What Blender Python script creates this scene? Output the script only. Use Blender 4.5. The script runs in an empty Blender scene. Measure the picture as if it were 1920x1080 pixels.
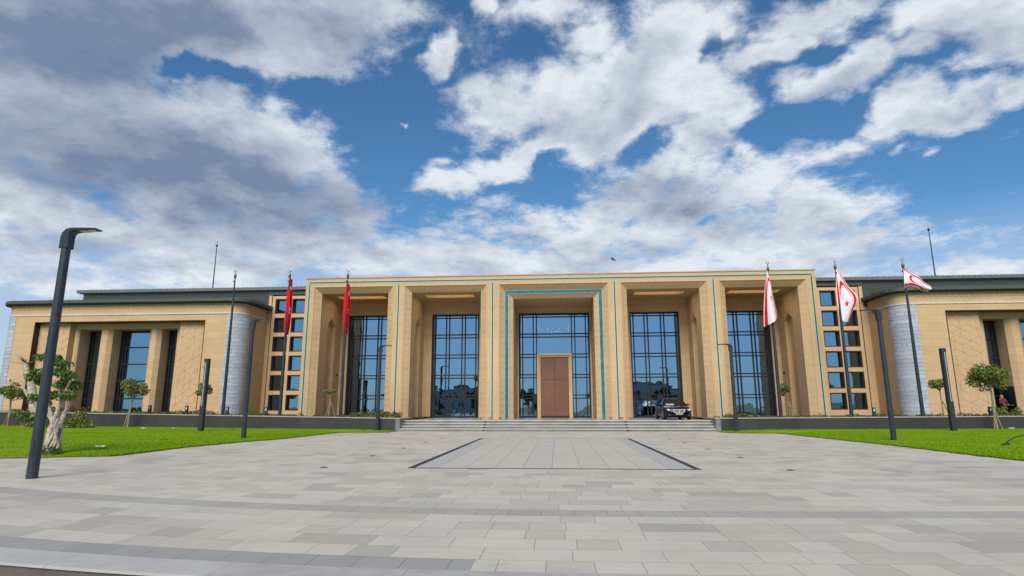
import bpy, bmesh, math, random
import numpy as np
from mathutils import Vector, Matrix
R = math.radians
PI = math.pi
sc = bpy.context.scene
col = sc.collection

# ------------------------------------------------------------------ camera
cam_d = bpy.data.cameras.new('camera')
cam = bpy.data.objects.new('camera', cam_d)
col.objects.link(cam)
rx_, up_, fw_ = (0.99724474, 0.07415621, -0.00194164), (0.01645043, -0.19554951, 0.98055585), (-0.07233467, 0.97788611, 0.19623062)
cam.matrix_world = Matrix(((rx_[0], up_[0], -fw_[0], 0.163), (rx_[1], up_[1], -fw_[1], 0.0), (rx_[2], up_[2], -fw_[2], 1.6), (0, 0, 0, 1)))
cam_d.sensor_width = 36.0
cam_d.lens = 20.89
cam_d.clip_start = 0.05
cam_d.clip_end = 6000
sc.camera = cam

# ------------------------------------------------------------------ exposure, world, sun
sc.view_settings.view_transform = 'Standard'
sc.view_settings.look = 'None'
sc.view_settings.exposure = 0.5
sc.view_settings.gamma = 1.0
SUN_EL, SUN_AZ = 42.0, 186.0           # azimuth clockwise from +Y (the facade looks towards -Y)
SKY_STRENGTH = 0.1
world = bpy.data.worlds.new('World')
sc.world = world
world.use_nodes = True
W = world.node_tree
W.nodes.clear()


def wn(t, **kw):
    n = W.nodes.new(t)
    for k, v in kw.items():
        setattr(n, k, v)
    return n


def wl(a, b):
    W.links.new(a, b)


def wmath(op, a, b=None, c=None, clamp=False):
    n = wn('ShaderNodeMath', operation=op, use_clamp=clamp)
    for i, v in enumerate((a, b, c)):
        if v is None:
            continue
        if isinstance(v, (int, float)):
            n.inputs[i].default_value = v
        else:
            wl(v, n.inputs[i])
    return n.outputs[0]


def wstep(v, lo, hi, to0=0.0, to1=1.0):
    n = wn('ShaderNodeMapRange', interpolation_type='SMOOTHSTEP')
    wl(v, n.inputs[0])
    for i, x in zip((1, 2, 3, 4), (lo, hi, to0, to1)):
        n.inputs[i].default_value = x
    return n.outputs[0]


def wmix(f, a, b):
    n = wn('ShaderNodeMix', data_type='RGBA')
    if isinstance(f, (int, float)):
        n.inputs[0].default_value = f
    else:
        wl(f, n.inputs[0])
    for i, v in ((6, a), (7, b)):
        if isinstance(v, tuple):
            n.inputs[i].default_value = (*v, 1)
        else:
            wl(v, n.inputs[i])
    return n.outputs[2]


# cloud masses by compass direction: (azimuth, elevation, half width, half height, turn, weight), all in degrees
COVER = [
    (-45.8,24,12.8,7.4,18,0.85), (-35.4,21.7,15.4,8.3,-8,0.85), (-43.1,19.2,11.8,6,14,0.85), (-30.1,19.6,13.2,6.9,-12,0.85),
    (-26.2,23.4,7.3,5.3,-27,0.75), (-34.8,16.1,18.7,5.3,9,0.8), (-40.6,25.5,4,2.5,-11,0.75), (-47.2,27.2,8.6,3.9,21,0.8),
    (-32.3,32.2,15.3,4.4,13,1), (-23.1,34,7.8,4.6,25,1), (-25.8,30.6,5.5,2.6,35,0.85), (-18.3,34.5,3.8,2.6,39,0.8),
    (-27.5,26.8,2.8,1.8,-9,0.55), (-25.4,25.3,3.7,1.9,-26,0.65), (-44.5,15,4.2,2.4,6,1), (-40.8,15.1,4.2,2.5,-4,0.95),
    (-37.4,14.4,3.8,2.2,-20,0.85), (-43.2,12.6,5.9,2,10,0.7), (-34.5,13,6.4,1.8,-2,0.8), (-34.4,15.7,1.5,1.2,8,0.6),
    (-20.9,17.8,8.3,4.5,-30,0.8), (-24.6,15,14.1,4.3,-0,0.8), (-16.8,14.6,12.2,3,3,0.75), (-30.7,12.5,18,2.8,6,0.8),
    (-42.6,10.2,9.9,2,8,0.7), (-21.7,24.3,1,1.6,25,0.5), (-11.6,32.1,1.8,1.5,19,0.95), (-16,27.1,0.8,0.6,5,0.7),
    (-11.1,33.1,1,1,36,0.5), (-7.4,36.8,1.9,1.1,1,0.8), (-1.3,36.4,4.3,1.7,6,0.8), (3.8,35.2,5.1,2.6,-4,0.8),
    (-7.3,29.2,3.1,2.3,9,0.8), (-4.2,27.6,6.1,3.3,8,0.95), (1.4,29.1,5.8,3,23,1), (5.9,31.1,4.5,3.5,30,1),
    (2.4,25.3,5.9,2.9,11,0.95), (8.5,28.6,5.6,4.4,21,1), (11.9,32.2,6.1,4.1,9,1), (14.2,34.5,5.8,2.5,-9,0.9),
    (6.7,25.5,4.7,2.4,14,0.8), (-4.2,23.2,5.9,1.8,20,0.85), (-9.6,21.2,5.4,1.3,7,0.9), (-7.5,23,3.3,1.5,10,0.6),
    (-10.8,23.3,1.6,0.8,20,0.5), (-12.8,20.7,2.7,0.7,3,0.7), (13.8,28.9,5.5,3.7,10,1), (17.2,27.5,3.7,3.3,19,0.85),
    (13.6,24.3,4,2.8,2,0.95), (10.2,21.3,5.5,3,14,0.85), (19,22.2,2.3,1.6,1,0.7), (18.3,33.1,1.3,1.1,6,0.8),
    (23,32.4,2.6,1.1,12,0.75), (27,32.3,4.7,1.4,-7,0.8), (22.2,30.3,5.3,1.6,12,0.95), (25.1,31,2.6,1.3,4,0.7),
    (26.8,27.3,4,1.9,14,1), (23.7,26.9,1.3,1.7,-12,0.6), (30.2,27.4,2.7,1.2,-1,0.7), (32.9,27.2,2.9,1.1,-7,0.75),
    (35.5,29.1,5.3,1.7,-11,1), (32.4,29.5,2.6,1.6,-8,0.75), (38.8,26.7,2.9,2.1,-21,0.8), (36.9,25.5,4.5,0.8,9,0.55),
    (31.6,23.9,2.2,1.5,1,1), (33.7,22.9,3.5,1.6,-7,1), (37.6,23,2.9,1.4,-6,0.85), (29.9,22.5,3.4,1.4,8,0.85),
    (27,21.2,4.4,1.5,14,0.75), (23.9,20.5,4.6,1.6,11,0.75), (30.4,20.4,2.2,0.7,9,0.5), (33.3,19.6,1.2,0.5,21,0.5),
    (18.5,19.9,8.3,2.8,0,0.75), (11.1,18.6,8.5,2.9,-5,0.95), (2.2,16.3,13.7,3.6,-2,0.8), (-2.1,18,4.3,2,9,0.7),
    (22.7,16.5,8.6,3.2,-8,0.75), (15.7,15,17.9,3.4,-5,0.8), (27.8,17.5,2.3,0.6,3,0.5), (35.1,10.3,4.5,1.4,2,0.85),
    (31.7,10,4.2,1.1,-7,0.6), (-4.2,13.4,37,2.6,-0,0.75), (-37.4,10.9,15,1.3,7,0.55), (10.7,12.7,24.5,2.5,-4,0.75),
]
GAPS = [
    (-32.6,27.6,3.1,0.9,1,0.55), (-29.3,26.7,2.7,1,-3,0.4), (-35.5,27.7,1.7,0.7,14,0.5), (-24.1,28,3,1.6,26,0.6),
    (9.5,24,2.8,1.8,18,0.6), (16.3,31.8,1.5,1.8,8,0.35), (26.3,29.3,1.4,1.5,15,0.5), (23.4,23.7,4.8,1.6,-1,0.5),
    (-1.5,23,2.7,0.6,17,0.4), (-5.3,21.2,3.3,0.6,8,0.35), (-17.7,23.9,3.1,4.3,14,0.35), (-37.9,15.6,1.9,0.9,10,0.2),
    (-38.8,16.5,3.4,0.9,-18,0.25),
]
SHADE = [
    (-39.6,29.4,10.4,3.5,17,0.25), (-28.8,20.2,11.7,4.7,-7,0.2), (-32.2,31.8,19.5,4.8,13,1), (-44.4,28.6,10.8,4,19,0.9),
    (-21.3,31.3,4.6,1.8,33,0.35), (-44.1,21.7,11.3,5.4,16,0.75), (-32.3,19.7,18.1,6.8,1,0.8), (-43.6,17.8,8.8,2.8,13,0.75),
    (-42.9,12.6,6.6,1.6,10,0.7), (-24.7,16.5,11.4,3.8,6,0.65), (11.1,19.1,6,2.4,-0,1.15), (8,30,5.1,3.4,21,0.65),
    (1.3,27,7,2.4,15,0.4), (5.1,24.6,5.3,2,14,0.4), (-2.1,14.4,22.2,2.6,-1,0.45), (20.4,15.4,8.9,2.3,-7,0.4),
    (34,22.4,4.2,1,-4,0.6), (35.8,27.2,4.5,1.4,-14,0.5), (26.3,26.3,3.2,1,17,0.35), (15.4,24.1,2.9,1.9,2,0.3),
    (38.3,25.8,2.3,1.4,-20,0.4), (11.5,33.6,3.2,1.3,-8,0.3),
]
tc = wn('ShaderNodeTexCoord')
sep = wn('ShaderNodeSeparateXYZ')
wl(tc.outputs['Generated'], sep.inputs[0])
az = wmath('MULTIPLY', wmath('ARCTAN2', sep.outputs[0], sep.outputs[1]), 180 / PI)
el = wmath('MULTIPLY', wmath('ARCSINE', sep.outputs[2]), 180 / PI)
zc = wmath('MAXIMUM', sep.outputs[2], 0.0)
den = wmath('ADD', zc, 0.2)
pl = wn('ShaderNodeCombineXYZ')
wl(wmath('DIVIDE', sep.outputs[0], den), pl.inputs[0])
wl(wmath('DIVIDE', sep.outputs[1], den), pl.inputs[1])


def wnoise(vec, scale, detail, rough, loc=(0, 0, 0), out='Fac', dist=0.0):
    m = wn('ShaderNodeMapping')
    wl(vec, m.inputs[0])
    m.inputs[1].default_value = loc
    n = wn('ShaderNodeTexNoise')
    wl(m.outputs[0], n.inputs['Vector'])
    n.inputs['Scale'].default_value = scale
    n.inputs['Detail'].default_value = detail
    n.inputs['Roughness'].default_value = rough
    n.inputs['Distortion'].default_value = dist
    return n.outputs[out]


ae = wn('ShaderNodeCombineXYZ')
wl(az, ae.inputs[0])
wl(el, ae.inputs[1])
warp = wn('ShaderNodeVectorMath', operation='MULTIPLY_ADD')
w0 = wn('ShaderNodeVectorMath', operation='SUBTRACT')
wl(wnoise(tc.outputs['Generated'], 9.0, 4.0, 0.55, out='Color'), w0.inputs[0])
w0.inputs[1].default_value = (0.5, 0.5, 0.5)
wl(w0.outputs[0], warp.inputs[0])
warp.inputs[1].default_value = (9, 6, 0)
wl(ae.outputs[0], warp.inputs[2])


def blobs(lst, grow, op):
    acc = None
    for a, e, w, h, r, k in lst:
        m = wn('ShaderNodeMapping', vector_type='TEXTURE')
        wl(warp.outputs[0], m.inputs[0])
        m.inputs[1].default_value = (a, e, 0)
        m.inputs[2].default_value = (0, 0, R(r))
        m.inputs[3].default_value = (w * grow, h * grow, 1)
        g = wn('ShaderNodeTexGradient', gradient_type='SPHERICAL')
        wl(m.outputs[0], g.inputs[0])
        v = wmath('MULTIPLY', g.outputs['Fac'], k)
        if acc is None:
            acc = v
        elif op == 'max':
            acc = wmath('SMOOTH_MAX', acc, v, 0.12)
        else:
            acc = wmath('ADD', acc, v)
    return acc


# broad bright cloud bank, unseen, added behind the viewer to light facade and bays
behind = wmath('MULTIPLY', wstep(sep.outputs[1], -0.15, -0.6), wstep(el, 24.0, 38.0))
cover = blobs(COVER, 1.55, 'max')
cover = wmath('MAXIMUM', cover, wmath('MULTIPLY', behind, 0.8))
cover = wmath('SUBTRACT', cover, blobs(GAPS, 1.3, 'add'))
shade = wmath('MINIMUM', blobs(SHADE, 1.3, 'add'), 1.15)
fbm = wnoise(pl.outputs[0], 2.4, 9.0, 0.60, (3.1, 1.7, 0.4), dist=0.15)
fbm2 = wnoise(pl.outputs[0], 8.5, 8.0, 0.66, (8.3, 4.2, 2.0), dist=0.2)
# the same field a step nearer the zenith: thicker there means this side is in its shade
plz = wn('ShaderNodeVectorMath', operation='SCALE')
wl(pl.outputs[0], plz.inputs[0])
plz.inputs['Scale'].default_value = 0.94
fbm3 = wnoise(plz.outputs[0], 2.4, 7.0, 0.58, (3.1, 1.7, 0.4), dist=0.15)
dens = wmath('ADD', cover, wmath('MULTIPLY', wmath('SUBTRACT', fbm, 0.5), 0.95))
dens = wmath('ADD', dens, wmath('MULTIPLY', wmath('SUBTRACT', fbm2, 0.5), 1.15))
alpha = wmath('MULTIPLY', wstep(dens, 0.19, 0.68), 0.97)
inner = wstep(dens, 0.40, 1.05)
rim = wmath('MULTIPLY', wmath('SUBTRACT', fbm3, fbm), wmath('MULTIPLY_ADD', shade, -1.4, 2.9))
rim = wmath('ADD', rim, wmath('MULTIPLY', wmath('SUBTRACT', fbm2, 0.5), wmath('MULTIPLY_ADD', shade, -0.3, 0.55)))
dark = wmath('ADD', wmath('MULTIPLY', shade, 0.72), wmath('MULTIPLY', wmath('SUBTRACT', fbm, 0.5), 0.55))
dark = wmath('ADD', dark, rim)
dark = wmath('ADD', dark, wmath('MULTIPLY', inner, 0.15))
dark = wmath('ADD', dark, 0.02, clamp=True)
cloud_col = wmix(dark, (0.56, 0.593, 0.635), (0.136, 0.178, 0.272))
sky = wn('ShaderNodeTexSky', sky_type='NISHITA')
sky.sun_disc = False
sky.sun_elevation = R(SUN_EL)
sky.sun_rotation = R(SUN_AZ)
sky.air_density = 1.0
sky.dust_density = 0.4
sky.ozone_density = 2.0
sk = wn('ShaderNodeVectorMath', operation='MULTIPLY')
wl(sky.outputs[0], sk.inputs[0])
sk.inputs[1].default_value = (0.040, 0.068, 0.083)
hz = wstep(el, 8.0, 17.0, 0.65, 0.0)
blue = wmix(hz, sk.outputs[0], (0.40, 0.45, 0.56))
rgb = wmix(alpha, blue, cloud_col)
bg = wn('ShaderNodeBackground')
wl(rgb, bg.inputs[0])
bg.inputs[1].default_value = 1.0 * SKY_STRENGTH / 0.1
wo = wn('ShaderNodeOutputWorld')
wl(bg.outputs[0], wo.inputs[0])

sun_d = bpy.data.lights.new('sun', 'SUN')
sun = bpy.data.objects.new('sun', sun_d)
col.objects.link(sun)
sun_d.energy = 2.7
sun_d.angle = R(38)
sun_d.color = (1.0, 0.93, 0.82)
sdir = Vector((math.sin(R(SUN_AZ)) * math.cos(R(SUN_EL)), math.cos(R(SUN_AZ)) * math.cos(R(SUN_EL)), math.sin(R(SUN_EL))))
sun.rotation_euler = sdir.to_track_quat('Z', 'Y').to_euler()


# ------------------------------------------------------------------ materials
class M:
    """small node-material helper"""
    def __init__(self, name):
        self.m = bpy.data.materials.new(name)
        self.m.use_nodes = True
        self.t = self.m.node_tree
        self.b = self.t.nodes['Principled BSDF']
        self.out = self.t.nodes['Material Output']

    def n(self, t, **kw):
        x = self.t.nodes.new(t)
        for k, v in kw.items():
            setattr(x, k, v)
        return x

    def l(self, a, b):
        self.t.links.new(a, b)

    def set(self, i, v):
        if isinstance(v, (int, float)):
            i.default_value = v
        elif isinstance(v, tuple):
            i.default_value = (*v, 1) if len(v) == 3 and i.type == 'RGBA' else v
        else:
            self.l(v, i)

    def pos(self):
        return self.n('ShaderNodeNewGeometry').outputs['Position']

    def xyz(self, v=None):
        s = self.n('ShaderNodeSeparateXYZ')
        self.l(v if v is not None else self.pos(), s.inputs[0])
        return s.outputs

    def math(self, op, a, b=None, c=None, clamp=False):
        x = self.n('ShaderNodeMath', operation=op, use_clamp=clamp)
        for i, v in enumerate((a, b, c)):
            if v is not None:
                self.set(x.inputs[i], v)
        return x.outputs[0]

    def step(self, v, lo, hi, a=0.0, b=1.0):
        x = self.n('ShaderNodeMapRange', interpolation_type='SMOOTHSTEP')
        self.l(v, x.inputs[0])
        for i, q in zip((1, 2, 3, 4), (lo, hi, a, b)):
            x.inputs[i].default_value = q
        return x.outputs[0]

    def mix(self, f, a, b, blend='MIX'):
        x = self.n('ShaderNodeMix', data_type='RGBA', blend_type=blend)
        self.set(x.inputs[0], f)
        self.set(x.inputs[6], a)
        self.set(x.inputs[7], b)
        return x.outputs[2]

    def noise(self, vec, scale, detail=4.0, rough=0.55, mapscale=None):
        if mapscale:
            mp = self.n('ShaderNodeMapping')
            self.l(vec, mp.inputs[0])
            mp.inputs[3].default_value = mapscale
            vec = mp.outputs[0]
        x = self.n('ShaderNodeTexNoise')
        self.l(vec, x.inputs['Vector'])
        x.inputs['Scale'].default_value = scale
        x.inputs['Detail'].default_value = detail
        x.inputs['Roughness'].default_value = rough
        return x.outputs['Fac']

    def white(self, *vals):
        c = self.n('ShaderNodeCombineXYZ')
        for i, v in enumerate(vals):
            self.set(c.inputs[i], v)
        x = self.n('ShaderNodeTexWhiteNoise', noise_dimensions='3D')
        self.l(c.outputs[0], x.inputs['Vector'])
        return x.outputs['Value']

    def bump(self, h, strength=0.3, dist=0.02):
        x = self.n('ShaderNodeBump')
        x.inputs['Strength'].default_value = strength
        x.inputs['Distance'].default_value = dist
        self.l(h, x.inputs['Height'])
        self.l(x.outputs[0], self.b.inputs['Normal'])

    def done(self, color=None, rough=0.7, metal=0.0, spec=0.5):
        if color is not None:
            self.set(self.b.inputs['Base Color'], color)
        self.set(self.b.inputs['Roughness'], rough)
        self.set(self.b.inputs['Metallic'], metal)
        self.set(self.b.inputs['Specular IOR Level'], spec)
        return self.m


def simple(name, c, rough=0.6, metal=0.0, var=0.12, scale=3.0, spec=0.5):
    k = M(name)
    nz = k.noise(k.pos(), scale, 5)
    lo = tuple(x * (1 - var) for x in c)
    hi = tuple(min(1, x * (1 + var)) for x in c)
    return k.done(k.mix(k.step(nz, 0.3, 0.7), lo, hi), rough, metal, spec)


def stone(name, c, course, length, joint=0.012, carved=False, streak=0.10, joint_dark=0.80):
    """limestone cladding: courses with staggered upright joints on faces along X or Y"""
    k = M(name)
    p = k.pos()
    X, Y, Z = k.xyz(p)
    h = k.math('ADD', X, Y)
    row = k.math('FLOOR', k.math('DIVIDE', Z, course))
    fz = k.math('FRACT', k.math('DIVIDE', Z, course))
    off = k.math('MULTIPLY', k.math('FRACT', k.math('MULTIPLY', row, 0.5)), 1.0)
    u = k.math('ADD', k.math('DIVIDE', h, length), off)
    cell = k.math('FLOOR', u)
    fu = k.math('FRACT', u)
    jz = k.math('MINIMUM', fz, k.math('SUBTRACT', 1.0, fz))
    ju = k.math('MINIMUM', fu, k.math('SUBTRACT', 1.0, fu))
    jl = k.math('MAXIMUM', k.step(jz, joint / course * 0.6, joint / course * 1.4, 1, 0), k.step(ju, joint / length * 0.5, joint / length * 1.2, 0.8, 0))
    w = k.white(row, cell, 3.0)
    st = k.noise(p, 1.0, 6, 0.65, (9, 9, 0.5))
    bl = k.noise(p, 0.35, 3, 0.5)
    tone = k.math('ADD', k.math('ADD', k.math('MULTIPLY', k.math('SUBTRACT', w, 0.5), 0.10), k.math('MULTIPLY', k.math('SUBTRACT', st, 0.5), streak * 3)),
                  k.math('MULTIPLY', k.math('SUBTRACT', bl, 0.5), 0.16))
    if carved:
        a = k.math('SINE', k.math('MULTIPLY', k.math('ADD', h, Z), 2 * PI / 0.95))
        b = k.math('SINE', k.math('MULTIPLY', k.math('SUBTRACT', h, Z), 2 * PI / 0.95))
        ab = k.math('MULTIPLY', a, b)
        c2 = k.math('SINE', k.math('MULTIPLY', Z, 2 * PI / 0.95))
        hgt = k.math('ADD', k.step(ab, -0.12, 0.12), k.math('MULTIPLY', k.step(c2, -0.2, 0.2), 0.3))
        tone = k.math('ADD', tone, k.math('MULTIPLY', k.math('SUBTRACT', hgt, 0.65), 0.10))
        k.bump(hgt, 0.35, 0.015)
    else:
        k.bump(k.math('MULTIPLY', jl, -1.0), 0.4, 0.01)
    f = k.math('ADD', 1.0, tone)
    f = k.math('MULTIPLY', f, k.math('SUBTRACT', 1.0, k.math('MULTIPLY', jl, 1 - joint_dark)))
    g = k.n('ShaderNodeVectorMath', operation='SCALE')
    g.inputs[0].default_value = c
    k.l(f, g.inputs['Scale'])
    return k.done(g.outputs[0], 0.72, 0, 0.3)


BEIGE = (0.53, 0.365, 0.205)
MAT = {}
MAT['portal'] = stone('limestone_large_slabs', BEIGE, 1.15, 30.0)
MAT['carved'] = stone('limestone_carved_band', (0.54, 0.375, 0.21), 1.15, 30.0, carved=True)
MAT['wall'] = stone('limestone_courses', BEIGE, 0.6, 1.3, 0.011, streak=0.06)
MAT['plain'] = stone('limestone_smooth', (0.54, 0.37, 0.21), 3.0, 60.0, 0.004)
MAT['groove'] = simple('limestone_groove', (0.46, 0.31, 0.17), 0.8)
MAT['ceil'] = simple('limestone_soffit', (0.53, 0.37, 0.21), 0.8)
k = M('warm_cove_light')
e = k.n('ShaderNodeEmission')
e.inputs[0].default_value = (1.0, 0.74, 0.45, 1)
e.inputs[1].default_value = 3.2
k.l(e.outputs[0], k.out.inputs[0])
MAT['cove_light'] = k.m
MAT['cove'] = simple('cove_plaster', (0.23, 0.155, 0.085), 0.8)

k = M('split_face_grey_stone')
p = k.pos()
X, Y, Z = k.xyz(p)
row = k.math('FLOOR', k.math('DIVIDE', Z, 0.30))
uu = k.math('ADD', k.math('MULTIPLY', k.math('ADD', X, Y), 0.9), k.math('MULTIPLY', row, 0.37))
wv = k.white(row, k.math('FLOOR', uu), 1.0)
nz = k.noise(p, 2.2, 8, 0.7, (1, 1, 4))
fz = k.math('FRACT', k.math('DIVIDE', Z, 0.30))
fu = k.math('FRACT', uu)
jn = k.math('MAXIMUM', k.step(k.math('MINIMUM', fz, k.math('SUBTRACT', 1.0, fz)), 0.015, 0.05, 1, 0), k.step(k.math('MINIMUM', fu, k.math('SUBTRACT', 1.0, fu)), 0.005, 0.015, 1, 0))
tone = k.math('SUBTRACT', k.math('ADD', k.math('MULTIPLY', wv, 0.20), k.math('MULTIPLY', nz, 0.55)), k.math('MULTIPLY', jn, 0.12))
k.bump(k.math('SUBTRACT', k.math('ADD', nz, wv), jn), 0.7, 0.05)
MAT['grey'] = k.done(k.mix(k.step(tone, 0.18, 0.62), (0.33, 0.365, 0.425), (0.475, 0.52, 0.59)), 0.8)

MAT['white_band'] = simple('white_stone_band', (0.55, 0.53, 0.50), 0.5)
MAT['bronze'] = simple('dark_bronze_metal', (0.018, 0.016, 0.018), 0.5, 0.0, spec=0.3)
MAT['brown'] = simple('dark_brown_metal', (0.045, 0.018, 0.012), 0.55, 0.0, spec=0.3)
MAT['teal'] = simple('turquoise_tile', (0.008, 0.125, 0.155), 0.5, var=0.3, scale=2.5)
MAT['teal_dark'] = simple('dark_green_tile', (0.012, 0.075, 0.065), 0.35, var=0.2)
MAT['teal_edge'] = simple('pale_turquoise_edge', (0.36, 0.50, 0.42), 0.5, var=0.05)
MAT['copper'] = simple('copper_door_sheet', (0.17, 0.078, 0.045), 0.5, 0.25, var=0.10, scale=0.8)
MAT['pole'] = simple('slate_blue_paint', (0.020, 0.028, 0.038), 0.42, 0.0, var=0.15)
MAT['black'] = simple('black_metal', (0.012, 0.013, 0.015), 0.45)
MAT['gold'] = simple('old_brass', (0.20, 0.13, 0.04), 0.4, 0.8)
MAT['lens'] = simple('lamp_lens', (0.55, 0.55, 0.42), 0.3)
MAT['diffuser'] = simple('white_diffuser', (0.75, 0.76, 0.76), 0.4)
MAT['granite'] = simple('dark_granite', (0.048, 0.050, 0.056), 0.55, var=0.35, scale=2.0)
MAT['coping'] = simple('pale_coping', (0.34, 0.32, 0.28), 0.7)
MAT['cheek'] = simple('grey_granite', (0.17, 0.175, 0.18), 0.6, var=0.2)
MAT['soil'] = simple('planting_soil', (0.07, 0.055, 0.035), 0.95)
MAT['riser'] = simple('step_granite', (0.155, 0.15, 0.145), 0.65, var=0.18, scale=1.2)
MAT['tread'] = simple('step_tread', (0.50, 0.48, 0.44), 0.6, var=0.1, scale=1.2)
MAT['landing'] = simple('landing_granite', (0.30, 0.295, 0.285), 0.25, var=0.15, scale=0.8)
MAT['white'] = simple('white_plastic', (0.75, 0.75, 0.73), 0.5, var=0.04)
MAT['bark'] = simple('pale_bark', (0.38, 0.33, 0.27), 0.9, var=0.35, scale=7)
MAT['trunk'] = simple('young_trunk', (0.26, 0.20, 0.13), 0.9, var=0.3, scale=9)
MAT['twig'] = simple('bare_twig', (0.16, 0.10, 0.08), 0.9)
MAT['red_flag'] = simple('red_cloth', (0.80, 0.008, 0.012), 0.9, var=0.06, spec=0.05)
MAT['white_flag'] = simple('white_cloth', (0.74, 0.72, 0.76), 0.9, var=0.04, spec=0.1)
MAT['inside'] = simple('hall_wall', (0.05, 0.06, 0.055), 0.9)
MAT['rubber'] = simple('tyre_rubber', (0.015, 0.015, 0.016), 0.8)
MAT['chrome'] = simple('chrome', (0.45, 0.46, 0.48), 0.22, 1.0, var=0.02)
MAT['alloy'] = simple('alloy_wheel', (0.26, 0.26, 0.27), 0.35, 0.3)
MAT['silver'] = simple('satin_silver', (0.62, 0.62, 0.63), 0.35, 0.2)
MAT['plate'] = simple('number_plate', (0.26, 0.25, 0.21), 0.5)
MAT['lawn_edge'] = simple('lawn_soil_edge', (0.05, 0.06, 0.02), 0.9)
MAT['skin'] = simple('skin', (0.45, 0.24, 0.17), 0.6)
MAT['rust_cloth'] = simple('rust_red_cloth', (0.13, 0.028, 0.022), 0.85)
MAT['cloth_dark'] = simple('dark_cloth', (0.03, 0.03, 0.04), 0.85)
MAT['hose'] = simple('black_pipe', (0.012, 0.02, 0.018), 0.5)

# standing-seam roof metal, grey green
k = M('standing_seam_roof')
X, Y, Z = k.xyz()
f = k.math('FRACT', k.math('DIVIDE', k.math('ADD', X, Y), 0.42))
ln = k.step(k.math('MINIMUM', f, k.math('SUBTRACT', 1.0, f)), 0.02, 0.07, 1, 0)
k.bump(ln, 0.7, 0.03)
MAT['roof'] = k.done(k.mix(ln, (0.075, 0.088, 0.080), (0.10, 0.115, 0.105)), 0.5, 0.2)
MAT['fascia'] = simple('roof_fascia', (0.13, 0.135, 0.125), 0.5, 0.1)
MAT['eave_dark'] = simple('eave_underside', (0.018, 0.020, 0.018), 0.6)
k = M('louvre_cladding')
X, Y, Z = k.xyz()
f = k.math('FRACT', k.math('DIVIDE', Z, 0.14))
k.bump(f, 0.8, 0.05)
MAT['louvre'] = k.done(k.mix(k.step(f, 0.1, 0.5), (0.035, 0.042, 0.040), (0.105, 0.120, 0.112)), 0.5, 0.2)

# coated reflective glass
def glass(name, tint, refl, clear, wav=0.018):
    k = M(name)
    p = k.pos()
    nz = k.noise(p, 0.9, 2, 0.5)
    Xg, Yg, Zg = k.xyz(p)
    wc = k.n('ShaderNodeTexWhiteNoise', noise_dimensions='3D')
    cc = k.n('ShaderNodeCombineXYZ')
    k.set(cc.inputs[0], k.math('FLOOR', k.math('DIVIDE', k.math('ADD', Xg, 0.35), 1.38)))
    k.set(cc.inputs[1], k.math('FLOOR', k.math('DIVIDE', k.math('SUBTRACT', Zg, 0.65), 1.73)))
    k.l(cc.outputs[0], wc.inputs['Vector'])
    tl = k.n('ShaderNodeVectorMath', operation='MULTIPLY_ADD')
    hf = k.n('ShaderNodeVectorMath', operation='SUBTRACT')
    k.l(wc.outputs['Color'], hf.inputs[0])
    hf.inputs[1].default_value = (0.5, 0.5, 0.5)
    k.l(hf.outputs[0], tl.inputs[0])
    tl.inputs[1].default_value = (0.010, 0, 0.006)
    k.l(k.n('ShaderNodeNewGeometry').outputs['Normal'], tl.inputs[2])
    bp = k.n('ShaderNodeBump')
    k.l(tl.outputs[0], bp.inputs['Normal'])
    bp.inputs['Strength'].default_value = 0.2
    bp.inputs['Distance'].default_value = wav
    k.l(nz, bp.inputs['Height'])
    gl = k.n('ShaderNodeBsdfGlossy')
    gl.inputs['Color'].default_value = (*tint, 1)
    gl.inputs['Roughness'].default_value = 0.0
    k.l(bp.outputs[0], gl.inputs['Normal'])
    tr = k.n('ShaderNodeBsdfTransparent')
    tr.inputs['Color'].default_value = (*clear, 1)
    mx = k.n('ShaderNodeMixShader')
    mx.inputs[0].default_value = refl
    k.l(tr.outputs[0], mx.inputs[1])
    k.l(gl.outputs[0], mx.inputs[2])
    k.l(mx.outputs[0], k.out.inputs[0])
    return k.m


MAT['glass'] = glass('blue_coated_glass', (0.38, 0.60, 0.82), 0.62, (0.10, 0.14, 0.13))
MAT['glass_small'] = glass('blue_coated_small_glass', (0.32, 0.55, 0.74), 0.6, (0.06, 0.09, 0.08), 0.012)

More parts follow.
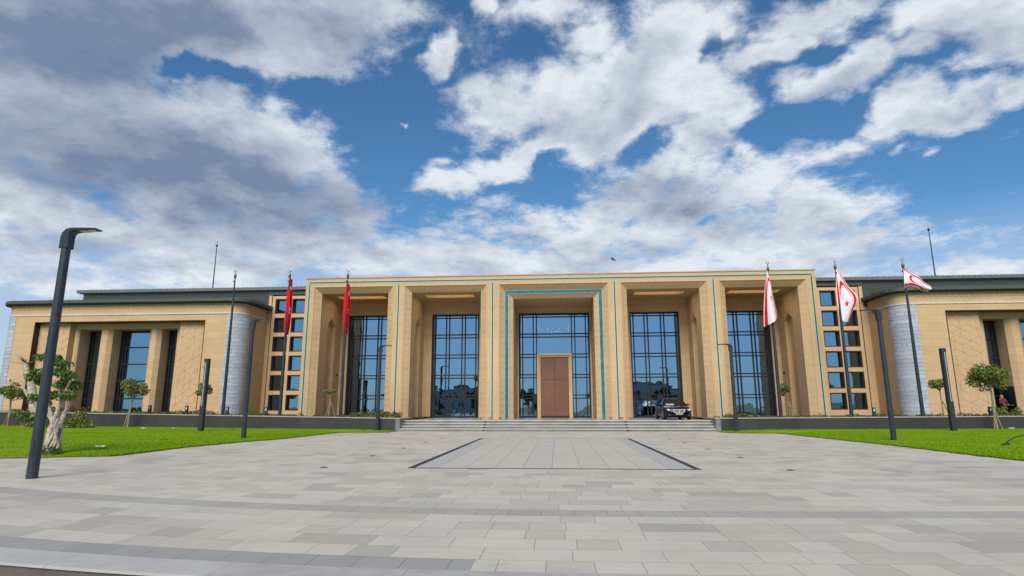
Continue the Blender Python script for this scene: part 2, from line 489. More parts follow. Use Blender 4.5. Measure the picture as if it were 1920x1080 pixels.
# ------------------------------------------------------------------ mesh helpers
class MB:
    def __init__(self):
        self.v, self.f, self.mi = [], [], []
        self.cur = 0

    def poly(self, pts, m=None):
        i = len(self.v)
        self.v += [tuple(p) for p in pts]
        self.f.append(tuple(range(i, i + len(pts))))
        self.mi.append(self.cur if m is None else m)

    def box(self, x0, x1, y0, y1, z0, z1, m=None):
        if x0 > x1: x0, x1 = x1, x0
        i = len(self.v)
        self.v += [(x0, y0, z0), (x1, y0, z0), (x1, y1, z0), (x0, y1, z0), (x0, y0, z1), (x1, y0, z1), (x1, y1, z1), (x0, y1, z1)]
        for q in ((0, 3, 2, 1), (4, 5, 6, 7), (0, 1, 5, 4), (1, 2, 6, 5), (2, 3, 7, 6), (3, 0, 4, 7)):
            self.f.append(tuple(i + a for a in q))
            self.mi.append(self.cur if m is None else m)

    def bar(self, a, b, w, h, up=(0, 0, 1), m=None):
        """square bar between two points"""
        a, b = Vector(a), Vector(b)
        d = (b - a).normalized()
        s = d.cross(Vector(up))
        if s.length < 1e-4: s = d.cross(Vector((0, 1, 0)))
        s.normalize()
        t = s.cross(d)
        i = len(self.v)
        for c in (a, b):
            for sx, sz in ((-1, -1), (1, -1), (1, 1), (-1, 1)):
                self.v.append(tuple(c + s * (sx * w / 2) + t * (sz * h / 2)))
        for q in ((0, 1, 2, 3), (7, 6, 5, 4), (0, 4, 5, 1), (1, 5, 6, 2), (2, 6, 7, 3), (3, 7, 4, 0)):
            self.f.append(tuple(i + x for x in q))
            self.mi.append(self.cur if m is None else m)

    def tube(self, pts, rad, n=10, m=None, cap=True):
        pts = [Vector(p) for p in pts]
        if not hasattr(rad, '__len__'): rad = [rad] * len(pts)
        i0 = len(self.v)
        ref = None
        for j, p in enumerate(pts):
            d = (pts[min(j + 1, len(pts) - 1)] - pts[max(j - 1, 0)]).normalized()
            if ref is None:
                ref = d.cross(Vector((0.3, 1, 0.2)))
                if ref.length < 1e-3: ref = d.cross(Vector((1, 0, 0)))
            ref = (ref - d * ref.dot(d)).normalized()
            t = d.cross(ref)
            for a in range(n):
                an = 2 * PI * a / n
                self.v.append(tuple(p + ref * (math.cos(an) * rad[j]) + t * (math.sin(an) * rad[j])))
        for j in range(len(pts) - 1):
            for a in range(n):
                b = (a + 1) % n
                self.f.append((i0 + j * n + a, i0 + j * n + b, i0 + (j + 1) * n + b, i0 + (j + 1) * n + a))
                self.mi.append(self.cur if m is None else m)
        if cap:
            self.f.append(tuple(i0 + a for a in range(n - 1, -1, -1)))
            self.f.append(tuple(i0 + (len(pts) - 1) * n + a for a in range(n)))
            self.mi += [self.cur if m is None else m] * 2

    def lathe(self, prof, c=(0, 0, 0), n=14, m=None):
        self.tube([(c[0], c[1], c[2] + z) for r, z in prof], [max(r, 1e-4) for r, z in prof], n, m)

    def prism(self, pts, axis, a, b, m=None):
        """closed outline of (u, w) pushed along an axis: 'y' -> (u, ., w), 'x' -> (., u, w), 'z' -> (u, w, .)"""
        def P(q, t):
            return {'y': (q[0], t, q[1]), 'x': (t, q[0], q[1]), 'z': (q[0], q[1], t)}[axis]
        i = len(self.v)
        n = len(pts)
        self.v += [P(q, a) for q in pts] + [P(q, b) for q in pts]
        mm = self.cur if m is None else m
        self.f += [tuple(range(i, i + n)), tuple(range(i + 2 * n - 1, i + n - 1, -1))]
        self.mi += [mm, mm]
        for j in range(n):
            kx = (j + 1) % n
            self.f.append((i + j, i + n + j, i + n + kx, i + kx))
            self.mi.append(mm)

    def sweep(self, path, prof, m=None, closed_prof=True):
        """profile of (outward offset, z) swept along a plan path of (x, y, nx, ny)"""
        i = len(self.v)
        n = len(prof)
        for x, y, nx, ny in path:
            for o, z in prof:
                self.v.append((x + nx * o, y + ny * o, z))
        mm = self.cur if m is None else m
        for j in range(len(path) - 1):
            for a in range(n if closed_prof else n - 1):
                b = (a + 1) % n
                self.f.append((i + j * n + a, i + j * n + b, i + (j + 1) * n + b, i + (j + 1) * n + a))
                self.mi.append(mm)
        if closed_prof:
            self.f.append(tuple(i + a for a in range(n)))
            self.f.append(tuple(i + (len(path) - 1) * n + a for a in range(n)))
            self.mi += [mm, mm]

    def build(self, name, mats, parent=None, smooth=False, origin=None, recalc=True, bevel=0):
        if not isinstance(mats, (list, tuple)): mats = [mats]
        me = bpy.data.meshes.new(name)
        o = np.array(origin if origin is not None else (ORG.get(parent.name, (0, 0, 0)) if parent is not None else (0, 0, 0)), float)
        vs = (np.array(self.v, float) - o) if self.v else []
        me.from_pydata([tuple(x) for x in vs], [], self.f)
        for q in mats: me.materials.append(q)
        if len(mats) > 1: me.polygons.foreach_set('material_index', self.mi)
        if recalc:
            b = bmesh.new()
            b.from_mesh(me)
            bmesh.ops.recalc_face_normals(b, faces=b.faces)
            b.to_mesh(me)
            b.free()
        if smooth:
            me.polygons.foreach_set('use_smooth', [True] * len(me.polygons))
            me.set_sharp_from_angle(angle=R(40))
        me.update()
        ob = bpy.data.objects.new(name, me)
        col.objects.link(ob)
        if parent is not None:
            ob.parent = parent
            ORG[ob.name] = tuple(o)
        else:
            ob.location = tuple(o)
            ORG[ob.name] = tuple(o)
        if bevel:
            bm = ob.modifiers.new('bevel', 'BEVEL')
            bm.width = bevel
            bm.segments = 2
        return ob


ORG = {}


def tag(o, label=None, cat=None, group=None, kind=None):
    if label: o['label'] = label
    if cat: o['category'] = cat
    if group: o['group'] = group
    if kind: o['kind'] = kind
    return o


def thing(name, loc, label, cat, group=None):
    o = bpy.data.objects.new(name, None)
    col.objects.link(o)
    o.location = loc
    o.empty_display_size = 0.3
    ORG[o.name] = tuple(loc)
    return tag(o, label, cat, group)


def copy_tree(o, loc, label, mirror=False):
    """a thing and its parts and sub-parts, linked without operators"""
    def cp(x, par):
        c = x.copy()
        col.objects.link(c)
        if par is not None: c.parent = par
        for ch in [q for q in bpy.data.objects if q.parent == x and q not in done]:
            cp(ch, c)
        done.add(c)
        return c
    done = set()
    r = cp(o, None)
    r.location = loc
    r['label'] = label
    if mirror: r.scale = (-1, 1, 1)
    return r

# ------------------------------------------------------------------ ground, plaza, lawns
def bend(x):
    return (0.0165 if x < 0 else 0.006) * min(abs(x), 14) ** 2


k = M('grass_ground')
MAT['field'] = k.done(k.mix(k.noise(k.pos(), 0.15, 6), (0.10, 0.12, 0.04), (0.20, 0.17, 0.10)), 0.95)
b = MB()
b.poly([(-1800, -1800, -0.3), (1800, -1800, -0.3), (1800, 1800, -0.3), (-1800, 1800, -0.3)])
tag(b.build('ground', MAT['field']), kind='structure')

# slab paving: courses run along the facade, slabs of one or two units with their own tone
k = M('granite_slab_paving')
X, Y, Z = k.xyz()
ax = k.math('MINIMUM', k.math('ABSOLUTE', X), 14.0)
cs = k.math('MULTIPLY_ADD', k.math('LESS_THAN', X, 0.0), 0.0105, 0.006)
Yb = k.math('SUBTRACT', Y, k.math('MULTIPLY', k.math('MULTIPLY', ax, ax), cs))
ry = k.math('DIVIDE', k.math('SUBTRACT', Yb, 9.4), 0.53)
row = k.math('FLOOR', ry)
fr = k.math('FRACT', ry)
band = k.math('COMPARE', row, 0.0, 0.5)
edgeband = k.math('COMPARE', row, -6.0, 0.5)
single = k.math('MAXIMUM', band, edgeband)
u = k.math('DIVIDE', k.math('ADD', X, k.math('MULTIPLY', k.white(row, 7.0, 1.0), 1.0)), 0.5)
u = k.math('ADD', u, 400.0)
cell = k.math('FLOOR', u)
pair = k.math('FLOOR', k.math('DIVIDE', u, 2.0))
big = k.math('MULTIPLY', k.math('GREATER_THAN', k.white(row, pair, 5.0), 0.35), k.math('SUBTRACT', 1.0, single))
sid = k.math('ADD', k.math('MULTIPLY', big, k.math('MULTIPLY', pair, 2.0)), k.math('MULTIPLY', k.math('SUBTRACT', 1.0, big), cell))
fx1 = k.math('FRACT', u)
d1 = k.math('MULTIPLY', k.math('MINIMUM', fx1, k.math('SUBTRACT', 1.0, fx1)), 0.5)
fx2 = k.math('FRACT', k.math('DIVIDE', u, 2.0))
d2 = k.math('MINIMUM', fx2, k.math('SUBTRACT', 1.0, fx2))
dx = k.math('ADD', k.math('MULTIPLY', big, d2), k.math('MULTIPLY', k.math('SUBTRACT', 1.0, big), d1))
dy = k.math('MULTIPLY', k.math('MINIMUM', fr, k.math('SUBTRACT', 1.0, fr)), 0.53)
joint = k.step(k.math('MINIMUM', dx, dy), 0.0025, 0.0055, 1, 0)
tone = k.white(row, sid, 2.0)
hue = k.white(row, sid, 9.0)
light = k.mix(hue, (0.515, 0.468, 0.395), (0.495, 0.46, 0.40))
mid = k.mix(hue, (0.465, 0.42, 0.352), (0.445, 0.413, 0.358))
drk = k.mix(hue, (0.41, 0.372, 0.315), (0.385, 0.36, 0.318))
c = k.mix(k.step(tone, 0.52, 0.56), light, mid)
c = k.mix(k.step(tone, 0.88, 0.92), c, drk)
c = k.mix(k.math('MULTIPLY', band, 0.8), c, (0.335, 0.32, 0.292))
leftband = k.math('MULTIPLY', edgeband, k.math('LESS_THAN', X, -0.73))
c = k.mix(k.math('MULTIPLY', leftband, 0.85), c, (0.275, 0.272, 0.272))
p = k.pos()
n1 = k.noise(p, 0.9, 6, 0.6)
n2 = k.noise(p, 14.0, 4, 0.6)
n3 = k.noise(p, 0.22, 3, 0.5)
n4 = k.noise(p, 3.0, 6, 0.7, (0.5, 1.6, 1))
mott = k.math('ADD', k.math('ADD', k.math('MULTIPLY', k.math('SUBTRACT', n1, 0.5), 0.26), k.math('MULTIPLY', k.math('SUBTRACT', n2, 0.5), 0.12)), k.math('MULTIPLY', k.math('SUBTRACT', n3, 0.5), 0.25))
mott = k.math('SUBTRACT', mott, k.math('MULTIPLY', k.step(n4, 0.58, 0.72), 0.10))
sc_ = k.n('ShaderNodeVectorMath', operation='SCALE')
k.l(c, sc_.inputs[0])
k.l(k.math('ADD', 1.0, mott), sc_.inputs['Scale'])
c = k.mix(k.math('MULTIPLY', joint, 0.62), sc_.outputs[0], (0.07, 0.068, 0.065))
k.bump(k.math('ADD', k.math('MULTIPLY', joint, -1.0), k.math('MULTIPLY', n2, 0.15)), 0.35, 0.006)
MAT['paving'] = k.done(c, k.math('ADD', 0.55, k.math('MULTIPLY', n1, 0.25)), 0, 0.35)

xs = [-62] + [x * 0.5 for x in range(-30, 31)] + [62]
b = MB()
EDGE = lambda x: 5.8 + bend(x)
for a, c in zip(xs[:-1], xs[1:]):
    b.poly([(a, EDGE(a) + 0.5, 0), (c, EDGE(c) + 0.5, 0), (c, 41.0, 0), (a, 41.0, 0)])
tag(b.build('plaza', MAT['paving']), kind='structure')

# honed edge course with its dark riser and the lower pavement in front
k = M('honed_edge_slab')
X, Y, Z = k.xyz()
f = k.math('FRACT', k.math('DIVIDE', k.math('ADD', X, 3.26), 1.9))
jn = k.step(k.math('MINIMUM', f, k.math('SUBTRACT', 1.0, f)), 0.0012, 0.0035, 1, 0)
nz = k.noise(k.pos(), 3.0, 6)
c = k.mix(k.step(nz, 0.3, 0.75), (0.46, 0.445, 0.42), (0.40, 0.39, 0.375))
c = k.mix(k.step(X, -3.4, -3.1), c, k.mix(k.step(nz, 0.3, 0.7), (0.42, 0.40, 0.365), (0.34, 0.325, 0.305)))
MAT['honed'] = k.done(k.mix(k.math('MULTIPLY', jn, 0.6), c, (0.1, 0.1, 0.1)), 0.45)
MAT['edge_riser'] = simple('dark_edge_riser', (0.105, 0.09, 0.085), 0.7, var=0.15)
b = MB()
for a, c in zip(xs[:-1], xs[1:]):
    ea, ec = EDGE(a), EDGE(c)
    b.poly([(a, ea - 0.02, 0.0), (c, ec - 0.02, 0.0), (c, ec + 0.5, 0.0), (a, ea + 0.5, 0.0)], 0)
    b.poly([(a, ea - 0.02, -0.03), (c, ec - 0.02, -0.03), (c, ec - 0.02, 0.0), (a, ea - 0.02, 0.0)], 0)
    b.poly([(a, ea, -0.2), (c, ec, -0.2), (c, ec, -0.03), (a, ea, -0.03)], 1)
tag(b.build('plaza_edge_kerb', [MAT['honed'], MAT['edge_riser']]), kind='structure')
b = MB()
b.poly([(-62, -30, -0.2), (62, -30, -0.2), (62, 12, -0.2), (-62, 12, -0.2)])
tag(b.build('lower_pavement', simple('lower_paving', (0.26, 0.25, 0.24), 0.8, var=0.12)), kind='structure')

# pale inset field with its drain frame
k = M('pale_inset_paving')
X, Y, Z = k.xyz()
u = k.math('DIVIDE', k.math('ADD', X, 40 * 0.768), 0.768)
f = k.math('FRACT', u)
v = k.math('ADD', k.math('DIVIDE', Y, 1.5), k.math('MULTIPLY', k.white(k.math('FLOOR', u), 1.0, 1.0), 1.0))
g = k.math('FRACT', v)
jn = k.math('MAXIMUM', k.step(k.math('MINIMUM', f, k.math('SUBTRACT', 1.0, f)), 0.010, 0.022, 1, 0), k.step(k.math('MINIMUM', g, k.math('SUBTRACT', 1.0, g)), 0.002, 0.006, 0.7, 0))
w = k.white(k.math('FLOOR', u), k.math('FLOOR', v), 1.0)
c = k.mix(w, (0.515, 0.47, 0.40), (0.475, 0.44, 0.38))
nz = k.noise(k.pos(), 1.2, 6)
c = k.mix(k.step(nz, 0.45, 0.8, 0, 0.4), c, (0.40, 0.385, 0.355))
c = k.mix(k.step(k.math('ABSOLUTE', X), 3.05, 3.1, 0, 0.6), c, (0.36, 0.365, 0.37))
MAT['inset'] = k.done(k.mix(k.math('MULTIPLY', jn, 0.55), c, (0.12, 0.12, 0.12)), 0.6)
b = MB()
b.poly([(-3.84, 16.3, 0.004), (3.84, 16.3, 0.004), (3.84, 31.5, 0.004), (-3.84, 31.5, 0.004)])
tag(b.build('inset_paving', MAT['inset']), kind='structure')
t = thing('drain_channel', (0, 24, 0), 'thin black slot drain framing the pale paving field in the plaza', 'drain')
for s in (-1, 1):
    b = MB()
    b.box(s * 3.84, s * 3.68, 16.24, 31.5, -0.05, 0.012)
    b.build('grating', MAT['black'], t)
b = MB()
b.box(-3.67, 3.67, 16.24, 16.31, -0.05, 0.011)
b.build('grating', MAT['black'], t)
b = MB()
b.box(-3.67, 3.67, 31.46, 31.54, -0.05, 0.010)
b.build('grating', MAT['cheek'], t)


def interp(x, xp, fp):
    return float(np.interp(x, xp, fp))


def lawn_z(s, x, y, d):
    a = abs(x)
    side = (0.0105 if s < 0 else 0.005) * max(0, a - 15) * min(1, max(0, (y - 19) / 21))
    return 0.03 + 0.12 * min(1, max(0, d) / 3.0) + side


LEFT_IN = ([15, 19.5, 20.2, 23.5, 27.7, 30, 37.9, 38.0, 38.6, 41], [14.75, 14.75, 14.65, 14.9, 14.6, 13.95, 13.75, 13.4, 10.75, 10.5])
RIGHT_IN = ([15, 19.25, 21.9, 26.2, 29.3, 37.7, 37.8, 38.2, 41], [13.9, 13.85, 13.8, 13.95, 13.75, 13.45, 12.9, 10.6, 10.5])


def lawn_xy(s, q, t):
    """q 0 at the plaza side to 1 outside, t 0 in front to 1 at the planter wall"""
    tab = LEFT_IN if s < 0 else RIGHT_IN
    yf = 19.5 if s < 0 else 19.0
    yt = yf + (40.38 - yf) * t
    xi = interp(yt, *tab) + 0.035 * math.sin(yt * 5.3) + 0.03 * math.sin(yt * 13.1 + 1) + 0.02 * math.sin(yt * 29)
    a = xi + (62 - xi) * q ** 1.6
    front = yf - 0.33 * max(0, a - 14.75) if s < 0 else yf - 0.2 * max(0, a - 13.9)
    front = max(front, yf - 5)
    y = yt + (front - yf) * (1 - t)
    return s * a, y, min(a - xi, y - front)


k = M('lawn')
p = k.pos()
X, Y, Z = k.xyz(p)
st = k.noise(p, 0.5, 5, 0.6, (0.5, 2.2, 1))
fi = k.noise(p, 9.0, 5, 0.7)
pt = k.noise(p, 0.3, 4, 0.55)
g1 = k.mix(k.step(st, 0.3, 0.7), (0.12, 0.225, 0.007), (0.205, 0.32, 0.011))
g1 = k.mix(k.step(fi, 0.3, 0.75, 0, 0.3), g1, (0.065, 0.150, 0.003))
g1 = k.mix(k.step(pt, 0.52, 0.72, 0, 0.6), g1, (0.27, 0.27, 0.03))
k.bump(fi, 0.3, 0.03)
MAT['lawn'] = k.done(g1, 0.95, 0, 0.03)
k = M('grass_blade')
X, Y, Z = k.xyz()
g1 = k.mix(k.noise(k.pos(), 0.7, 4, 0.6, (0.5, 2.2, 1)), (0.125, 0.23, 0.008), (0.205, 0.325, 0.012))
MAT['blade'] = k.done(g1, 0.95, 0, 0.03)
rng = np.random.default_rng(5)
for s in (-1, 1):
    nq, nt = 46, 170
    ts = sorted(set([i / nt for i in range(nt + 1)] + [(y - 19.5) / 20.88 for y in (37.85, 37.95, 38.05, 38.2, 38.5, 38.65)]))
    b = MB()
    grid = []
    for t_ in ts:
        r_ = []
        for q in range(nq + 1):
            x, y, d = lawn_xy(s, q / nq, t_)
            r_.append((x, y, lawn_z(s, x, y, d)))
        grid.append(r_)
    n = nq + 1
    b.v = [v for r_ in grid for v in r_]
    for i in range(len(ts) - 1):
        for j in range(nq):
            b.f.append((i * n + j, i * n + j + 1, (i + 1) * n + j + 1, (i + 1) * n + j))
            b.mi.append(0)
    rim = [grid[i][0] for i in range(len(ts))][::-1] + grid[0]
    for a, c in zip(rim[:-1], rim[1:]):
        b.poly([a, c, (c[0], c[1], -0.01), (a[0], a[1], -0.01)], 1)
    lw = b.build('lawn', [MAT['lawn'], MAT['lawn_edge']], smooth=True)
    tag(lw, kind='structure')
    # upright blades, denser towards the plaza
    N = 40000
    P = []
    q = rng.random(N) ** 3.0 * 0.6
    tt = rng.random(N) ** 1.2
    pts = np.array([(lambda r: (r[0], r[1], lawn_z(s, *r)))(lawn_xy(s, a, c)) for a, c in zip(q, tt)])
    hgt = 0.02 + 0.03 * rng.random(N)
    an = rng.random(N) * 2 * PI
    w = 0.012 + 0.012 * rng.random(N)
    dx, dy = np.cos(an) * w, np.sin(an) * w
    lean = (rng.random((N, 2)) - 0.5) * 0.05
    V = np.empty((N, 3, 3))
    V[:, 0] = pts + np.stack([-dx, -dy, np.full(N, -0.01)], 1)
    V[:, 1] = pts + np.stack([dx, dy, np.full(N, -0.01)], 1)
    V[:, 2] = pts + np.stack([lean[:, 0], lean[:, 1], hgt], 1)
    me = bpy.data.meshes.new('grass')
    me.from_pydata(V.reshape(-1, 3).tolist(), [], np.arange(3 * N).reshape(N, 3).tolist())
    me.materials.append(MAT['blade'])
    go = bpy.data.objects.new('grass', me)
    col.objects.link(go)
    tag(go, 'short green grass of the lawn ' + ('left' if s < 0 else 'right') + ' of the plaza', 'grass', kind='stuff')


# ------------------------------------------------------------------ steps, landing, planter walls
def cope_z(x):
    return 0.87 + (0.0165 if x < 0 else 0.0063) * max(0, abs(x) - 10)


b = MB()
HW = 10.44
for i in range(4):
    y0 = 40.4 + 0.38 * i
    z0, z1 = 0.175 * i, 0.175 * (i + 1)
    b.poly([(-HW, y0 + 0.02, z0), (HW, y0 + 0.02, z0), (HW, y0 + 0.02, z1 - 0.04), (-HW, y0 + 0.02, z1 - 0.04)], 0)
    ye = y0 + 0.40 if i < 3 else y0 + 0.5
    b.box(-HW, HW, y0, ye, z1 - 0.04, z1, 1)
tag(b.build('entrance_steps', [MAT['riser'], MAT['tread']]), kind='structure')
b = MB()
b.poly([(-HW, 42.04, 0.7), (HW, 42.04, 0.7), (HW, 51.2, 0.7), (-HW, 51.2, 0.7)])
tag(b.build('landing', MAT['landing']), kind='structure')
WXS = [10.44, 14, 18, 22, 26, 31, 36, 42, 50, 62]
for s in (-1, 1):
    side = 'left' if s < 0 else 'right'
    t = thing('planter_wall', (s * 10.44, 40.4, 0), 'dark granite planter wall with pale coping, %s of the entrance steps' % side, 'wall', 'planter walls along the terrace')
    b = MB()
    for a, c in zip(WXS[:-1], WXS[1:]):
        za, zc_ = cope_z(s * a) - 0.06, cope_z(s * c) - 0.06
        i = len(b.v)
        A, C = s * a, s * c
        b.v += [(A, 40.4, -0.1), (C, 40.4, -0.1), (C, 40.4, zc_), (A, 40.4, za), (A, 40.7, -0.1), (C, 40.7, -0.1), (C, 40.7, zc_), (A, 40.7, za)]
        for f in ((0, 1, 2, 3), (7, 6, 5, 4)):
            b.f.append(tuple(i + q for q in f))
            b.mi.append(0)
    k = M('granite_wall_' + side)
    X, Y, Z = k.xyz()
    f = k.math('FRACT', k.math('DIVIDE', X, 1.45))
    jn = k.step(k.math('MINIMUM', f, k.math('SUBTRACT', 1.0, f)), 0.002, 0.006, 1, 0)
    w = k.white(k.math('FLOOR', k.math('DIVIDE', X, 1.45)), 2.0, 2.0)
    nz = k.noise(k.pos(), 2.0, 7, 0.7)
    c = k.mix(k.math('ADD', k.math('MULTIPLY', w, 0.5), k.math('MULTIPLY', k.step(nz, 0.3, 0.7), 0.5)), (0.022, 0.0225, 0.025), (0.038, 0.038, 0.041))
    gm = k.done(k.mix(k.math('MULTIPLY', jn, 0.5), c, (0.015, 0.015, 0.015)), 0.6)
    b.build('wall_face', gm, t)
    b = MB()
    b.box(s * 10.44, s * 10.74, 40.397, 44.0, -0.1, cope_z(s * 10.44) - 0.06)
    b.build('cheek', MAT['cheek'], t)
    b = MB()
    for a, c in zip(WXS[:-1], WXS[1:]):
        za, zc_ = cope_z(s * a), cope_z(s * c)
        A, C = s * a - (0.03 * s if a == 10.44 else 0), s * c
        i = len(b.v)
        b.v += [(A, 40.36, za - 0.06), (C, 40.36, zc_ - 0.06), (C, 40.36, zc_), (A, 40.36, za), (A, 40.8, za - 0.06), (C, 40.8, zc_ - 0.06), (C, 40.8, zc_), (A, 40.8, za)]
        for f in ((0, 1, 2, 3), (7, 6, 5, 4), (3, 2, 6, 7), (0, 4, 5, 1), (0, 3, 7, 4), (1, 5, 6, 2)):
            b.f.append(tuple(i + q for q in f))
            b.mi.append(0)
    zt = cope_z(s * 10.44)
    b.box(s * 10.41, s * 10.8, 40.80, 44.03, zt - 0.06, zt - 0.002)
    b.build('coping', MAT['coping'], t)
    b = MB()
    for a, c in zip(WXS[:-1], WXS[1:]):
        b.poly([(s * a, 40.7, cope_z(s * a) - 0.08), (s * c, 40.7, cope_z(s * c) - 0.08), (s * c, 52, cope_z(s * c) - 0.08), (s * a, 52, cope_z(s * a) - 0.08)])
    tag(b.build('planting_bed_ground', MAT['soil']), kind='structure')

# ------------------------------------------------------------------ the building
FY, BY = 45.7, 50.8          # front of the portal block, back wall of its bays
bld = thing('civic_building', (0, FY, 0.7), 'long beige limestone civic building with five tall portal bays and low side wings', 'building')

BAYS = [(-15.95, 3.21, False), (-8.51, 3.26, False), (0.0, 4.22, True), (8.51, 3.26, False), (15.95, 3.21, False)]
ZT, TOPZ, BASE = 11.07, 11.78, 0.6
b = MB()
edges = [-19.9]
for cx, hw, cen in BAYS:
    edges += [cx - hw, cx + hw]
edges.append(19.9)
for i in range(0, len(edges), 2):
    b.poly([(edges[i], FY, BASE), (edges[i + 1], FY, BASE), (edges[i + 1], FY, ZT), (edges[i], FY, ZT)])
b.poly([(-19.9, FY, ZT), (19.9, FY, ZT), (19.9, FY, TOPZ), (-19.9, FY, TOPZ)])
for s in (-1, 1):
    b.poly([(s * 19.9, FY, BASE), (s * 19.9, 66, BASE), (s * 19.9, 66, TOPZ), (s * 19.9, FY, TOPZ)])
b.poly([(-19.9, FY, TOPZ), (19.9, FY, TOPZ), (19.9, 66, TOPZ), (-19.9, 66, TOPZ)])
b.poly([(-19.9, 66, BASE), (19.9, 66, BASE), (19.9, 66, TOPZ), (-19.9, 66, TOPZ)])
b.build('portal_front', MAT['portal'], bld)
b = MB()
b.box(-19.95, 19.95, FY - 0.05, FY + 0.4, TOPZ + 0.001, TOPZ + 0.07)
b.build('parapet_cap', MAT['groove'], bld)


def ring(b, cx, h0, z0, y0, h1, z1, y1):
    """three sided splayed or flat frame between two door-shaped outlines"""
    for s in (-1, 1):
        b.poly([(cx + s * h0, y0, BASE), (cx + s * h1, y1, BASE), (cx + s * h1, y1, z1), (cx + s * h0, y0, z0)])
    b.poly([(cx - h0, y0, z0), (cx - h1, y1, z1), (cx + h1, y1, z1), (cx + h0, y0, z0)])


def strip_frame(b, cx, h, z, w, y0, y1):
    """flat door-shaped strip, outline at half width h and top z, width w inwards"""
    for s in (-1, 1):
        b.box(cx + s * h, cx + s * (h - w), y0, y1, BASE + 0.1, z - w)
    b.box(cx - h, cx + h, y0, y1, z - w, z)


for cx, hw, cen in BAYS:
    sp = MB()          # splayed carved bands
    if cen:
        ring(sp, cx, hw, ZT, FY, 3.82, 10.66, FY + 0.4)
        ring(sp, cx, 3.52, 10.38, FY + 0.4, 3.16, 10.05, FY + 0.7)
        inn, zin, yin = 3.16, 10.05, FY + 0.7
        fl = MB()
        ring(fl, cx, 3.82, 10.66, FY + 0.4, 3.52, 10.38, FY + 0.4)
        fl.build('inner_frame', MAT['plain'], bld)
        te = MB()
        strip_frame(te, cx, 3.82, 10.66, 0.30, FY + 0.392, FY + 0.41)
        te.build('tile_border_edge', MAT['teal_edge'], bld)
        te = MB()
        strip_frame(te, cx, 3.795, 10.635, 0.25, FY + 0.384, FY + 0.391)
        te.build('tile_border', MAT['teal'], bld)
    else:
        ring(sp, cx, hw, ZT, FY, hw - 0.48, 10.62, FY + 0.4)
        inn, zin, yin = hw - 0.48, 10.62, FY + 0.4
    sp.build('carved_band', MAT['carved'], bld)
    # proud roll moulding along the outer edge of the band
    mo = MB()
    strip_frame(mo, cx, hw + 0.07, ZT + 0.07, 0.07, FY - 0.035, FY + 0.02)
    mo.build('roll_moulding', MAT['plain'], bld, bevel=0.012)
    # side walls with a pointed niche, soffit with a light cove
    for s in (-1, 1):
        sw = MB()
        ni = MB()
        x = cx + s * inn
        if cen:
            sw.poly([(x, yin, BASE), (x, BY, BASE), (x, BY, zin), (x, yin, zin)])
            sw.build('bay_side_wall', MAT['wall'], bld)
            continue
        Ya, Yb_, Ym = 47.65, 49.3, 48.48
        hole = [(Ya, BASE), (Ya, 8.4), (Ym, 8.95), (Yb_, 8.4), (Yb_, BASE)]
        sw.poly([(x, yin, BASE)] + [(x, y, z) for y, z in hole[:1]] + [(x, Ya, 8.4), (x, yin, 8.4)])
        sw.poly([(x, Yb_, BASE), (x, BY, BASE), (x, BY, 8.4), (x, Yb_, 8.4)])
        sw.poly([(x, yin, 8.4), (x, Ya, 8.4), (x, Ym, 8.95), (x, Ym, zin), (x, yin, zin)])
        sw.poly([(x, BY, 8.4), (x, Yb_, 8.4), (x, Ym, 8.95), (x, Ym, zin), (x, BY, zin)])
        xd = x + s * 0.35
        ni.poly([(xd, y, z) for y, z in hole])
        for (ya, za), (yb, zb) in zip(hole[:-1], hole[1:]):
            ni.poly([(x, ya, za), (x, yb, zb), (xd, yb, zb), (xd, ya, za)])
        sw.build('bay_side_wall', MAT['wall'], bld)
        ni.build('niche', MAT['wall'], bld)
    ce = MB()
    if cen:
        ce.poly([(cx - inn, yin, zin), (cx + inn, yin, zin), (cx + inn, BY, zin), (cx - inn, BY, zin)])
    else:
        x0, x1, y0, y1 = cx - 1.97, cx + 1.97, 47.46, 48.66
        ce.poly([(cx - inn, yin, zin), (cx + inn, yin, zin), (cx + inn, y0, zin), (cx - inn, y0, zin)])
        ce.poly([(cx - inn, y1, zin), (cx + inn, y1, zin), (cx + inn, BY, zin), (cx - inn, BY, zin)])
        ce.poly([(cx - inn, y0, zin), (x0, y0, zin), (x0, y1, zin), (cx - inn, y1, zin)])
        ce.poly([(x1, y0, zin), (cx + inn, y0, zin), (cx + inn, y1, zin), (x1, y1, zin)])
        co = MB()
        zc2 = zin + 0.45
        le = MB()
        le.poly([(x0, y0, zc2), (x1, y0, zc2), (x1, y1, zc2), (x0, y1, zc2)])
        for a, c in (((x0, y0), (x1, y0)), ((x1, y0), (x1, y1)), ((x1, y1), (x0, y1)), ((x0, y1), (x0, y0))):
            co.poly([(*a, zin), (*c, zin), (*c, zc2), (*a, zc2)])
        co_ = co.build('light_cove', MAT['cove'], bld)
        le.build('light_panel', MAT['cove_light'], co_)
    ce.build('bay_soffit', MAT['ceil'], bld)
    # back wall round the tall window
    wh = 3.02 if cen else 2.06
    bw = MB()
    for s in (-1, 1):
        bw.poly([(cx + s * wh, BY, BASE), (cx + s * inn, BY, BASE), (cx + s * inn, BY, zin), (cx + s * wh, BY, zin)])
    bw.poly([(cx - wh, BY, 9.52), (cx + wh, BY, 9.52), (cx + wh, BY, zin), (cx - wh, BY, zin)])
    bw.build('bay_back_wall', MAT['wall'], bld)
    # tall window: double bar grid in dark bronze, coated glass behind it
    fr = MB()
    ya, yb = BY + 0.12, BY + 0.24
    for s in (-1, 1):
        fr.box(cx + s * wh, cx + s * (wh - 0.10), BY - 0.02, BY + 0.35, 0.7, 9.52)
    fr.box(cx - wh, cx + wh, BY - 0.018, BY + 0.35, 9.40, 9.522)
